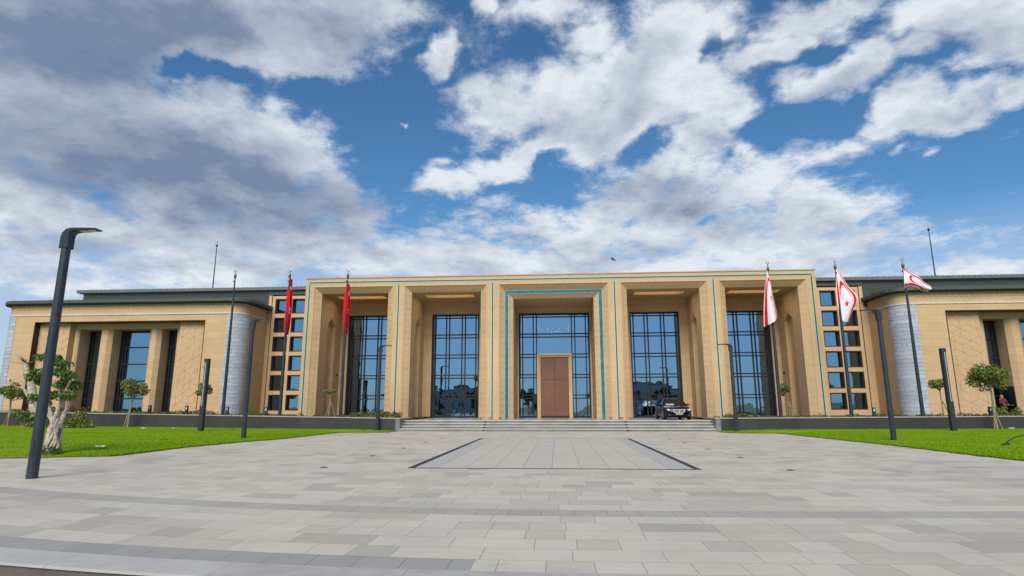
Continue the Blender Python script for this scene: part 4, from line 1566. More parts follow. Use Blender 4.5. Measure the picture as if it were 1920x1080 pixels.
upright_lights()
ORD = ['lowest', 'second', 'third', 'topmost']
first = None
for sx in (-1, 1):
    for i in range(4):
        loc = (sx * 4.75, 40.4 + 0.38 * i + 0.012, 0.175 * i + 0.075)
        lab = 'small round black step light in the %s riser, %s half of the entrance steps' % (ORD[i], 'left' if sx < 0 else 'right')
        if first is None:
            b = MB()
            b.tube([(0, -0.02, 0), (0, 0.02, 0)], 0.055, 12)
            b.tube([(0, -0.03, 0), (0, -0.0201, 0)], [0.03, 0.04], 12)
            first = tag(b.build('step_light', MAT['black'], None), lab, 'step light', 'step lights in the risers')
            first.location = loc
        else:
            o = first.copy(); col.objects.link(o); o.location = loc; o['label'] = lab
first = None
ORD5 = ['nearest', 'second nearest', 'middle', 'second farthest', 'farthest']
for sx, xs_ in ((-1, (6.16, 6.03, 5.95, 5.92, 5.85)), (1, (6.09, 5.99, 5.89, 5.83, 5.79))):
    for i, (x, y) in enumerate(zip(xs_, (16.3, 20.2, 24.0, 27.9, 31.4))):
        lab = 'round ground light in the paving, %s of five %s of the framed field' % (ORD5[i], 'left' if sx < 0 else 'right')
        if first is None:
            b = MB()
            b.lathe([(0.10, -0.02), (0.10, 0.008), (0.075, 0.012)], n=16)
            first = tag(b.build('ground_light', MAT['black'], None), lab, 'ground light', 'ground lights in the paving')
            first.location = (sx * x, y, 0)
        else:
            o = first.copy(); col.objects.link(o); o.location = (sx * x, y, 0); o['label'] = lab
first = None
for x, lab in ((-29.0, 'short black path light among low plants under the wide window of the left wing'), (-26.23, 'short black path light by the red plants under the relief panel of the left wing'),
               (-23.22, 'short black path light at the foot of the left stone corner beside the bare flagpole'), (-19.25 - 1.1, 'short black path light under the left square windows'),
               (20.9, 'short black path light under the right square windows'), (28.15, 'short black path light under the relief panel of the right wing')):
    loc = (x, 41.5, cope_z(x) - 0.08)
    if first is None:
        t = thing('path_light', (0, 0, 0), lab, 'path light', 'short path lights in the planting bed')
        b = MB()
        b.box(-0.085, 0.085, -0.085, 0.085, 0, 0.42)
        b.build('post', MAT['pole'], t, bevel=0.006)
        b = MB()
        b.box(-0.085, 0.085, -0.085, 0.085, 0.60, 0.66)
        for sx in (-1, 1):
            b.box(sx * 0.085, sx * 0.05, -0.08, 0.08, 0.421, 0.599)
        b.build('cap', MAT['pole'], t)
        b = MB()
        b.box(-0.048, 0.048, -0.05, 0.05, 0.421, 0.5)
        b.box(-0.048, 0.048, -0.05, 0.05, 0.53, 0.598)
        b.build('lens', MAT['diffuser'], t)
        t.location = loc
        first = t
    else:
        copy_tree(first, loc, lab)

# ------------------------------------------------------------------ security cameras, lightning rods, bird
def camera_thing(loc, label, white, d):
    t = thing('security_camera', loc, label, 'camera', 'security cameras on the walls')
    x, y, z = loc
    b = MB()
    b.bar((x, y, z), (x + d[0] * 0.12, y + d[1] * 0.12, z), 0.05, 0.05)
    b.build('bracket', MAT['white'] if white else MAT['black'], t)
    b = MB()
    cx, cy = x + d[0] * 0.16, y + d[1] * 0.16
    b.lathe([(0.09, 0.05), (0.10, 0.0), (0.08, -0.06), (0.0, -0.10)], (cx, cy, z), 12)
    b.build('dome', MAT['white'] if white else MAT['black'], t, smooth=True)


camera_thing((-18.77, 50.2, 4.34), 'black dome camera on the side wall of the leftmost bay', False, (1, 0))
camera_thing((18.77, 50.2, 4.3), 'black dome camera on the side wall of the rightmost bay', False, (-1, 0))
camera_thing((-45.39, 47.0, 3.95), 'white dome camera on the far left corner of the left wing', True, (0, -1))
for x, lab in ((-34.05, 'thin lightning rod on the roof above the left wing'), (34.98, 'thin lightning rod on the roof above the right wing')):
    t = thing('lightning_rod', (x, 56, 12.28), lab, 'lightning rod', 'lightning rods on the roofs')
    b = MB()
    b.tube([(x, 56, 12.2), (x, 56, 15.2), (x, 56, 17.6)], [0.06, 0.05, 0.035], 8)
    b.build('mast', MAT['pole'], t)
    b = MB()
    b.lathe([(0.02, 17.6), (0.11, 17.66), (0.12, 17.74), (0.03, 17.8), (0.012, 18.3)], (x, 56, 0), 8)
    for a in range(3):
        b.bar((x, 56, 17.7), (x + 0.22 * math.cos(a * 2.1), 56 + 0.22 * math.sin(a * 2.1), 17.86), 0.02, 0.02)
    b.build('air_terminal', MAT['black'], t)
b = MB()
bx, by, bz = 6.2, 60, 16.43
body = [(-0.30, 0.0), (-0.16, 0.05), (0.02, 0.07), (0.18, 0.05), (0.26, 0.02)]
b.tube([(bx + u, by, bz - 0.35 * u) for u, r in body], [max(r, 0.012) for u, r in body], 8)
for s in (-1, 1):
    P = [(bx + 0.08, by, bz + 0.0), (bx - 0.10, by, bz + 0.06), (bx - 0.28, by + s * 0.42, bz + 0.18), (bx - 0.12, by + s * 0.45, bz + 0.14)]
    b.poly(P); b.poly([(x, y, z + 0.012) for x, y, z in P])
tag(b.build('bird', MAT['black'], None, origin=(bx, by, bz)), 'tiny dark bird flying above the portal roof', 'bird')

# ------------------------------------------------------------------ vegetation
def leaf_mat(name, dark, light, trans=0.3):
    k = M(name)
    p = k.pos()
    w = k.n('ShaderNodeNewGeometry').outputs['Random Per Island']
    n = k.noise(p, 2.5, 3)
    c = k.mix(k.math('ADD', k.math('MULTIPLY', w, 0.6), k.math('MULTIPLY', n, 0.4)), dark, light)
    d = k.n('ShaderNodeBsdfDiffuse')
    k.l(c, d.inputs['Color'])
    tr = k.n('ShaderNodeBsdfTranslucent')
    k.l(c, tr.inputs['Color'])
    g = k.n('ShaderNodeBsdfGlossy')
    g.inputs['Roughness'].default_value = 0.4
    g.inputs['Color'].default_value = (0.9, 0.95, 0.85, 1)
    m1 = k.n('ShaderNodeMixShader')
    m1.inputs[0].default_value = trans
    k.l(d.outputs[0], m1.inputs[1]); k.l(tr.outputs[0], m1.inputs[2])
    m2 = k.n('ShaderNodeMixShader')
    m2.inputs[0].default_value = 0.05
    k.l(m1.outputs[0], m2.inputs[1]); k.l(g.outputs[0], m2.inputs[2])
    k.l(m2.outputs[0], k.out.inputs[0])
    return k.m


MAT['leaf'] = leaf_mat('tree_leaves', (0.06, 0.11, 0.010), (0.26, 0.31, 0.05), 0.4)
MAT['leaf_dry'] = leaf_mat('dry_tinged_leaves', (0.09, 0.11, 0.015), (0.30, 0.29, 0.07))
MAT['leaf_dark'] = leaf_mat('ficus_leaves', (0.018, 0.06, 0.006), (0.15, 0.24, 0.025))
MAT['leaf_bed'] = leaf_mat('bed_plants', (0.03, 0.06, 0.01), (0.20, 0.24, 0.04))
MAT['leaf_red'] = leaf_mat('red_bed_plants', (0.06, 0.018, 0.012), (0.20, 0.07, 0.04))


def leaves(b, centers, n, size, rng, flat=1.0):
    """leaf-sized rhombi spread over clump surfaces; centers: (x, y, z, rx, rz)"""
    w = np.array([c[3] * c[3] for c in centers]); w = w / w.sum()
    pick = rng.choice(len(centers), n, p=w)
    for i in pick:
        cx, cy, cz, rx, rz = centers[i]
        d = rng.normal(size=3); d /= np.linalg.norm(d)
        r_ = 0.55 + 0.5 * rng.random() ** 0.6
        p = np.array((cx, cy, cz)) + d * np.array((rx, rx, rz)) * r_
        nrm = d + rng.normal(size=3) * 0.55 + np.array((0, 0, 0.35)); nrm /= np.linalg.norm(nrm)
        t = np.cross(nrm, rng.normal(size=3)); t /= np.linalg.norm(t) + 1e-9
        s_ = np.cross(nrm, t)
        L = size * (0.7 + 0.6 * rng.random())
        j = len(b.v)
        b.v += [tuple(p - t * L), tuple(p + s_ * L * 0.42 + nrm * L * 0.1), tuple(p + t * L), tuple(p - s_ * L * 0.42 + nrm * L * 0.1)]
        b.f.append((j, j + 1, j + 2, j + 3)); b.mi.append(0)


def round_tree(base, crown, rx, rz, label, seed, stakes=(), leaf='leaf', nleaf=1700, size=0.085, lobes=13, trunk_r=0.07, lean=0.0, name='tree', umbrella=False, group='young round crowned trees'):
    rng = np.random.default_rng(seed)
    t = thing(name, base, label, 'tree', group)
    bx, by, bz = base
    cx, cy, cz = crown
    b = MB()
    zt_ = cz - rz * 0.35
    mid = (bx + (cx - bx) * 0.4 + lean, by, bz + (zt_ - bz) * 0.5)
    b.tube([(bx, by, bz - 0.1), mid, (cx, cy, zt_)], [trunk_r * 1.25, trunk_r, trunk_r * 0.8], 8)
    cen = []
    for i in range(lobes):
        a = 2 * PI * (i + rng.random() * 0.8) / lobes * (2.6 if lobes > 8 else 1)
        e = rng.uniform(-0.75, 0.95)
        if umbrella: e = rng.uniform(-0.05, 0.95)
        q = math.sqrt(max(0, 1 - e * e)) * rng.uniform(0.45, 0.85)
        c = (cx + rx * q * math.cos(a), cy + rx * q * math.sin(a), cz + rz * e * 0.72)
        s_ = rng.uniform(0.26, 0.44)
        cen.append((*c, rx * s_, rz * s_ * 1.05))
        b.tube([(cx, cy, zt_ - 0.05), ((cx + c[0]) / 2 + rng.normal() * 0.03, (cy + c[1]) / 2, (zt_ + c[2]) / 2 - 0.02), c], [trunk_r * 0.55, trunk_r * 0.35, trunk_r * 0.15], 5)
    b.build('trunk', MAT['trunk'], t, smooth=True)
    for k_, (dx, dy) in enumerate(stakes):
        s_ = MB()
        s_.tube([(bx + dx, by + dy, bz - 0.05), (bx + dx * 0.12, by + dy * 0.12, bz + 1.05)], 0.03, 6)
        s_.build('stake', MAT['trunk'], t)
    b = MB()
    leaves(b, cen, nleaf, size, rng)
    b.build('crown', MAT[leaf], t, recalc=False)
    return t


ST3 = ((0.32, 0.1), (-0.3, 0.15), (0.02, -0.3))
round_tree((-29.15, 39.6, 0.27), (-28.98, 39.6, 2.98), 0.92, 0.82, 'lopsided young tree with yellowing leaves on the lawn in front of the wide left window', 11, ((-0.28, 0.05), (-0.12, -0.2)), 'leaf_dry', lobes=12)
round_tree((27.1, 39.6, 0.24), (27.1, 39.6, 3.3), 1.05, 0.9, 'full round young tree on the right lawn in front of the doorway', 12, ((0.36, 0.05), (-0.22, -0.1), (0.12, -0.3)), nleaf=3200, lobes=24)
round_tree((25.9, 42.6, 0.9), (25.87, 42.6, 2.82), 0.8, 0.55, 'thin umbrella shaped young tree on the terrace behind the right light column', 13, ((0.4, -0.05),), nleaf=1000, lobes=9, trunk_r=0.04, umbrella=True)
round_tree((-26.0, 42.6, 1.05), (-25.77, 42.6, 2.86), 0.55, 0.6, 'slim young tree on the terrace partly behind the left light column', 14, (), nleaf=800, lobes=8, trunk_r=0.035)
round_tree((-16.5, 43.5, 0.9), (-16.57, 43.5, 2.72), 0.56, 0.36, 'small umbrella shaped tree on three stakes in front of the leftmost bay', 15, ((0.42, 0.05), (-0.38, 0.1), (0.0, -0.3)), 'leaf_dry', nleaf=620, lobes=8, trunk_r=0.03, umbrella=True, size=0.07)
round_tree((16.28, 43.5, 0.86), (16.15, 43.5, 2.76), 0.44, 0.52, 'small staked tree with an oval crown in front of the rightmost bay', 16, ((0.32, 0.05), (-0.22, 0.1), (0.1, -0.3)), nleaf=900, lobes=9, trunk_r=0.03, size=0.07)
round_tree((-37.45, 39.2, 0.33), (-37.6, 39.2, 2.68), 0.86, 0.72, 'young round tree at the left edge near the far end of the granite wall', 17, ((-0.4, 0.0), (0.1, -0.25)), nleaf=1500)

# twisted ficus with pale root-like trunk
rng = np.random.default_rng(3)
FX, FYY = -17.1, 19.75
t = thing('ficus_tree', (FX, FYY, 0.05), 'pruned ficus with a braided pale trunk and pads of dark leaves, behind the nearest lamp', 'tree')
b = MB()
for i in range(26):
    a0 = 2 * PI * i / 26 + rng.random() * 0.3
    tw = rng.uniform(-1.1, 1.1)
    r0, r1 = rng.uniform(0.17, 0.31), rng.uniform(0.07, 0.16)
    pts = []
    for j in range(8):
        f = j / 7
        a = a0 + tw * f + 0.25 * math.sin(f * 9 + i)
        r_ = r0 * (1 - f) + r1 * f + 0.03 * math.sin(f * 11 + i * 2)
        pts.append((FX + 0.05 * f - 0.0 + r_ * math.cos(a), FYY + r_ * math.sin(a), -0.03 + 1.28 * f))
    b.tube(pts, [rng.uniform(0.035, 0.06)] + [rng.uniform(0.03, 0.055) for _ in range(7)], 7)
b.tube([(FX, FYY, 0), (FX, FYY, 0.7), (FX + 0.03, FYY, 1.3)], [0.18, 0.15, 0.11], 10)
PADS = [(-17.85, 3.33, 0.46, 0.22), (-17.35, 3.30, 0.30, 0.16), (-16.88, 3.10, 0.50, 0.19), (-17.25, 2.86, 0.48, 0.24), (-16.78, 2.74, 0.44, 0.26), (-17.98, 2.72, 0.36, 0.34),
        (-17.02, 2.42, 0.42, 0.24), (-16.62, 2.36, 0.34, 0.24), (-16.66, 2.0, 0.36, 0.22), (-18.12, 1.9, 0.34, 0.24), (-17.5, 2.05, 0.34, 0.24), (-17.55, 1.75, 0.26, 0.2), (-17.95, 2.5, 0.3, 0.2)]
limbs = [[(FX - 0.1, 1.15), (FX - 0.35, 1.8), (FX - 0.5, 2.6), (-17.85, 3.25)], [(FX, 1.2), (FX - 0.05, 2.0), (FX - 0.1, 2.8), (-17.3, 3.2)],
         [(FX + 0.06, 1.2), (FX + 0.2, 1.75), (FX + 0.45, 2.5), (-16.75, 2.75), (-16.85, 3.05)], [(FX + 0.14, 1.0), (FX + 0.36, 1.55), (FX + 0.5, 2.1), (-16.6, 2.4)],
         [(FX - 0.12, 1.1), (FX - 0.5, 1.5), (-18.1, 1.85)], [(FX + 0.02, 1.2), (FX - 0.25, 1.7), (-17.45, 2.05)], [(FX + 0.2, 0.95), (FX + 0.32, 1.35), (FX + 0.42, 2.0)]]
for i, L in enumerate(limbs):
    n = len(L)
    b.tube([(x, FYY + 0.12 * math.sin(i * 2.1), z) for x, z in L], [0.066 - 0.034 * j / (n - 1) for j in range(n)], 9)
b.build('trunk', MAT['bark'], t, smooth=True)
for i, (x, z, rx, rz) in enumerate(PADS):
    b = MB()
    y = FYY + rng.uniform(-0.3, 0.3)
    rx *= 0.86; rz *= 0.82
    cen = [(x, y, z, rx * 0.8, rz * 0.8)] + [(x + rx * 0.6 * math.cos(a), y + rx * 0.6 * math.sin(a), z + rng.uniform(-0.4, 0.4) * rz, rx * 0.5, rz * 0.65) for a in rng.random(6) * 2 * PI]
    leaves(b, cen, 330, 0.062, rng)
    b.build('leaf_pad', MAT['leaf_dark'], t, recalc=False)
b = MB()
leaves(b, [(FX + 0.12, FYY - 0.28, 0.16, 0.3, 0.16), (FX + 0.3, FYY - 0.15, 0.14, 0.2, 0.14), (FX - 0.15, FYY - 0.3, 0.2, 0.15, 0.2)], 260, 0.06, rng)
tag(b.build('shrub', MAT['leaf_dark'], None, recalc=False, origin=(FX, FYY - 0.2, 0.05)), 'small low shrub at the foot of the ficus trunk', 'shrub')

# cut-back pale trunk behind, and the two shrubs by the wall
t = thing('pruned_tree', (-34.7, 38.2, 0.25), 'thick pale cut back tree trunk with bare twigs, behind the shrubs on the left', 'tree')
b = MB()
b.tube([(-34.6, 38.2, 0.1), (-34.7, 38.2, 1.3), (-35.1, 38.2, 2.4), (-35.35, 38.2, 3.3), (-35.75, 38.2, 4.0), (-36.0, 38.2, 4.6)], [0.34, 0.30, 0.27, 0.22, 0.2, 0.17], 12)
b.tube([(-35.0, 38.2, 2.0), (-35.45, 38.2, 2.45), (-35.75, 38.2, 2.8)], [0.14, 0.11, 0.08], 8)
b.build('trunk', MAT['bark'], t, smooth=True)
b = MB()
for (x, z, n_) in ((-36.0, 4.6, 16), (-35.4, 3.2, 9)):
    for i in range(n_):
        a = rng.uniform(-0.2, PI + 0.2) if z > 4 else rng.uniform(0.3 * PI, 1.3 * PI)
        L = rng.uniform(0.4, 0.95)
        p1 = (x + L * 0.5 * math.cos(a), 38.2 + rng.uniform(-0.3, 0.3), z + L * 0.35 * math.sin(a))
        p2 = (x + L * math.cos(a + 0.2), p1[1] + rng.uniform(-0.2, 0.2), z + L * 0.55 * math.sin(a) + 0.05)
        b.tube([(x, 38.2, z), p1, p2], [0.03, 0.02, 0.008], 5)
b.build('bare_twigs', MAT['twig'], t)
for cx, z, hw, lab, sd in ((-34.9, 0.95, 1.25, 'dark leafy shrub in front of the granite wall left of the ficus trunk', 21), (-31.6, 0.85, 1.1, 'loose leafy shrub in front of the granite wall right of the ficus trunk', 22)):
    r2 = np.random.default_rng(sd)
    b = MB()
    cen = [(cx + r2.uniform(-1, 1) * hw, 38.0 + r2.uniform(-0.4, 0.4), z + r2.uniform(-0.35, 0.3), 0.4, 0.3) for _ in range(9)]
    leaves(b, cen, 900, 0.09, r2)
    s_ = tag(b.build('shrub', MAT['leaf_dark' if sd == 21 else 'leaf'], None, recalc=False, origin=(cx, 38.0, 0.25)), lab, 'shrub', 'leafy shrubs by the granite wall')
    b = MB()
    for c in cen:
        b.tube([(cx + (c[0] - cx) * 0.3, 38.0, 0.2), (c[0], c[1], c[2])], [0.03, 0.012], 5)
    b.build('stems', MAT['trunk'], s_)

# low ground cover along the planting beds (nobody could count it)
for s in (-1, 1):
    r2 = np.random.default_rng(31 + s)
    b = MB()
    cen = []
    for i in range(150):
        x = s * r2.uniform(10.9, 47)
        y = r2.uniform(41.3, 43.2)
        h = r2.uniform(0.05, 0.16)
        cen.append((x, y, cope_z(x) - 0.05 + h * 0.6, r2.uniform(0.12, 0.28), h))
    leaves(b, cen, 6500, 0.06, r2)
    tag(b.build('ground_cover', MAT['leaf_bed'], None, recalc=False), 'low leafy ground cover in the %s planting bed' % ('left' if s < 0 else 'right'), 'plants', kind='stuff')


def bed(name, label, cat, x0, x1, y, z, h, mat, n, seed, size=0.07, group=None):
    r2 = np.random.default_rng(seed)
    b = MB()
    m_ = max(3, int((x1 - x0) / 0.22))
    cen = [(x0 + (x1 - x0) * (i + 0.5) / m_ + r2.uniform(-0.08, 0.08), y + r2.uniform(-0.25, 0.25), z + h * r2.uniform(0.3, 0.65), 0.2, h * 0.42) for i in range(m_)]
    leaves(b, cen, n, size, r2)
    return tag(b.build(name, MAT[mat], None, recalc=False, origin=((x0 + x1) / 2, y, z)), label, cat, group)


bed('hedge', 'leafy green hedge row under the glass of the leftmost bay', 'hedge', -15.05, -11.15, 43.3, 0.85, 0.46, 'leaf_bed', 1500, 41)
bed('hedge', 'red leaved low hedge under the relief panel of the left wing', 'hedge', -29.6, -25.4, 43.3, 1.05, 0.35, 'leaf_red', 900, 42)
bed('hedge', 'dark red hedge near the far left end of the left wing', 'hedge', -40.5, -35.5, 44.0, 1.3, 0.4, 'leaf_red', 900, 43)
bed('hedge', 'dense green clipped hedge in front of the open doorway', 'hedge', 29.9, 31.9, 44.2, 0.9, 0.62, 'leaf', 900, 44)
bed('shrub', 'little green bush on the coping right of the steps beside the lamp', 'shrub', 11.6, 13.4, 42.2, 0.82, 0.3, 'leaf_bed', 500, 45)

# ------------------------------------------------------------------ hose, scraps
t = thing('irrigation_pipe', (17.5, 25, 0.1), 'black irrigation pipe arching over the right lawn from a small valve', 'pipe')
b = MB()
b.tube([(17.1, 24.55, 0.13), (17.6, 25.2, 0.24), (18.6, 26.2, 0.36), (19.4, 26.8, 0.40), (20.6, 27.4, 0.36), (22.5, 28.0, 0.2), (25, 28.6, 0.12)], 0.022, 6)
b.build('pipe', MAT['hose'], t, smooth=True)
b = MB()
b.tube([(16.85, 24.4, 0.10), (17.1, 24.5, 0.14), (17.3, 24.62, 0.12)], [0.09, 0.11, 0.06], 8)
b.build('valve', MAT['hose'], t, smooth=True)
b = MB()
b.tube([(16.6, 29.3, 0.11), (17.4, 29.9, 0.13), (18.2, 30.25, 0.14), (19.2, 30.1, 0.12), (20.2, 31.4, 0.13), (20.9, 33.0, 0.14), (22.4, 32.2, 0.13), (25, 32.4, 0.15), (29, 32.0, 0.17)], 0.02, 6)
tag(b.build('cable', MAT['hose'], None, smooth=True, origin=(18, 30, 0.12)), 'thin dark cable lying in curves across the right lawn', 'cable')
for x, y, lab in ((-26.4, 37.4, 'white scrap of paper on the left lawn below the yellowing tree'), (-24.6, 37.9, 'white scrap of paper on the left lawn nearer the light column'),
                  (27.85, 39.5, 'white scrap of paper on the right lawn at the foot of the round tree'), (-16.6, 21.4, 'pale crumpled scrap on the left lawn near the paving')):
    b = MB()
    r2 = np.random.default_rng(int(abs(x) * 10))
    z = lawn_z(1 if x > 0 else -1, x, y, 3) + 0.03
    G = [[(x + (i - 1.5) * 0.1, y + (j - 1.5) * 0.08, z + r2.uniform(0, 0.06)) for i in range(4)] for j in range(4)]
    for j in range(3):
        for i in range(3):
            b.poly([G[j][i], G[j][i + 1], G[j + 1][i + 1], G[j + 1][i]])
    tag(b.build('paper_scrap', MAT['white'], None, origin=(x, y, z)), lab, 'litter', 'scraps of litter on the lawn')

# ------------------------------------------------------------------ the open glass door and the person in it
t = thing('glass_door', (34.5, 48.6, 0.7), 'open dark glass door leaf with a pale handle in the right wing', 'door')
b = MB()
hx, hy = 34.66, 49.2
ex, ey = 34.3, 47.8
for z0, z1 in ((0.72, 0.82), (2.95, 3.05)):
    b.bar((hx, hy, (z0 + z1) / 2), (ex, ey, (z0 + z1) / 2), 0.05, z1 - z0)
for x, y in ((hx, hy), (ex, ey)):
    b.box(x - 0.035, x + 0.035, y - 0.035, y + 0.035, 0.72, 3.05)
b.build('frame', MAT['bronze'], t)
b = MB()
b.bar((hx, hy, 1.885), (ex, ey, 1.885), 0.02, 2.12)
b.build('pane', MAT['bronze'], t)
b = MB()
b.tube([(ex - 0.10, ey + 0.1, 1.62), (ex - 0.10, ey + 0.1, 1.72)], 0.03, 8)
b.bar((ex - 0.75, ey + 0.1, 1.66), (ex - 0.10, ey + 0.1, 1.66), 0.03, 0.025)
b.build('handle', MAT['chrome'], t)

def person(loc):
    x, y, z = loc
    J = {'pel': (0, 0, 0.92), 'wai': (0.0, 0, 1.10), 'che': (0.01, -0.01, 1.32), 'nek': (0.01, -0.01, 1.46), 'hed': (0.0, -0.03, 1.56), 'top': (0.0, -0.02, 1.68),
         'hl': (-0.10, 0, 0.88), 'kl': (-0.11, -0.02, 0.48), 'al': (-0.11, 0.01, 0.08), 'tl': (-0.12, -0.14, 0.03),
         'hr': (0.10, 0, 0.88), 'kr': (0.11, -0.02, 0.48), 'ar': (0.12, 0.01, 0.08), 'tr': (0.13, -0.14, 0.03),
         'sl': (-0.17, 0, 1.38), 'el': (-0.22, -0.03, 1.12), 'wl': (-0.12, -0.22, 1.02), 'sr': (0.18, 0, 1.38), 'er': (0.26, -0.04, 1.12), 'wr': (0.20, -0.24, 1.00)}
    rad = dict(pel=0.15, wai=0.125, che=0.145, nek=0.055, hed=0.088, top=0.07, hl=0.10, kl=0.065, al=0.045, tl=0.035, hr=0.10, kr=0.065, ar=0.045, tr=0.035,
               sl=0.065, el=0.045, wl=0.032, sr=0.065, er=0.045, wr=0.032)
    E = [('pel', 'wai'), ('wai', 'che'), ('che', 'nek'), ('nek', 'hed'), ('hed', 'top'), ('pel', 'hl'), ('hl', 'kl'), ('kl', 'al'), ('al', 'tl'),
         ('pel', 'hr'), ('hr', 'kr'), ('kr', 'ar'), ('ar', 'tr'), ('che', 'sl'), ('sl', 'el'), ('el', 'wl'), ('che', 'sr'), ('sr', 'er'), ('er', 'wr')]
    names = list(J)
    # hands: palm and five short fingers
    for s, w in ((-1, 'wl'), (1, 'wr')):
        wx, wy, wz = J[w]
        pm = 'p' + w
        J[pm] = (wx - s * 0.02, wy - 0.07, wz - 0.01); rad[pm] = 0.028; E.append((w, pm))
        for f in range(5):
            k1, k2 = '%s%da' % (w, f), '%s%db' % (w, f)
            off = (f - 1.5) * 0.018 if f < 4 else -0.045
            L = (0.04, 0.045, 0.043, 0.035, 0.02)[f]
            J[k1] = (wx - s * 0.02 + off, wy - 0.07 - L, wz - 0.012); rad[k1] = 0.009
            J[k2] = (wx - s * 0.02 + off, wy - 0.07 - L * 1.7, wz - 0.03); rad[k2] = 0.008
            E += [(pm, k1), (k1, k2)]
    names = list(J)
    me = bpy.data.meshes.new('person')
    me.from_pydata([J[n] for n in names], [(names.index(a), names.index(c)) for a, c in E], [])
    o = bpy.data.objects.new('person', me)
    col.objects.link(o)
    o.location = loc
    md = o.modifiers.new('skin', 'SKIN')
    sv = me.skin_vertices[0].data
    for i, n in enumerate(names):
        sv[i].radius = (rad[n], rad[n] * (0.8 if n in ('pel', 'wai', 'che') else 1))
        sv[i].use_root = n == 'pel'
    ss = o.modifiers.new('sub', 'SUBSURF')
    ss.levels = ss.render_levels = 1
    me.materials.append(MAT['skin'])
    tag(o, 'person in rust red clothes standing in the dark doorway of the right wing', 'person')
    # clothing: long coat, head scarf
    b = MB()
    b.lathe([(0.25, 0.25), (0.22, 0.6), (0.185, 0.95), (0.165, 1.12), (0.19, 1.32), (0.13, 1.43), (0.07, 1.47)], loc, 14)
    for s, a, c, d in ((-1, 'sl', 'el', 'wl'), (1, 'sr', 'er', 'wr')):
        P_ = [tuple(np.array(J[q]) + np.array(loc)) for q in (a, c, d)]
        b.tube(P_, [0.085, 0.065, 0.055], 10)
    b.build('coat', MAT['rust_cloth'], o, smooth=True, origin=loc)
    b = MB()
    b.lathe([(0.06, 1.44), (0.10, 1.50), (0.108, 1.58), (0.10, 1.66), (0.06, 1.71), (0.0, 1.725)], (loc[0], loc[1] + 0.03, loc[2]), 12)
    b.build('headscarf', simple('pink_scarf', (0.36, 0.14, 0.13), 0.9), o, smooth=True, origin=loc)
    for sx in (-0.032, 0.032):
        b = MB()
        b.lathe([(0.0, -0.012), (0.012, 0), (0.0, 0.012)], (loc[0] + sx, loc[1] - 0.115, loc[2] + 1.575), 6)
        b.build('eye', MAT['black'], o, origin=loc)


person((34.0, 48.7, 0.72))

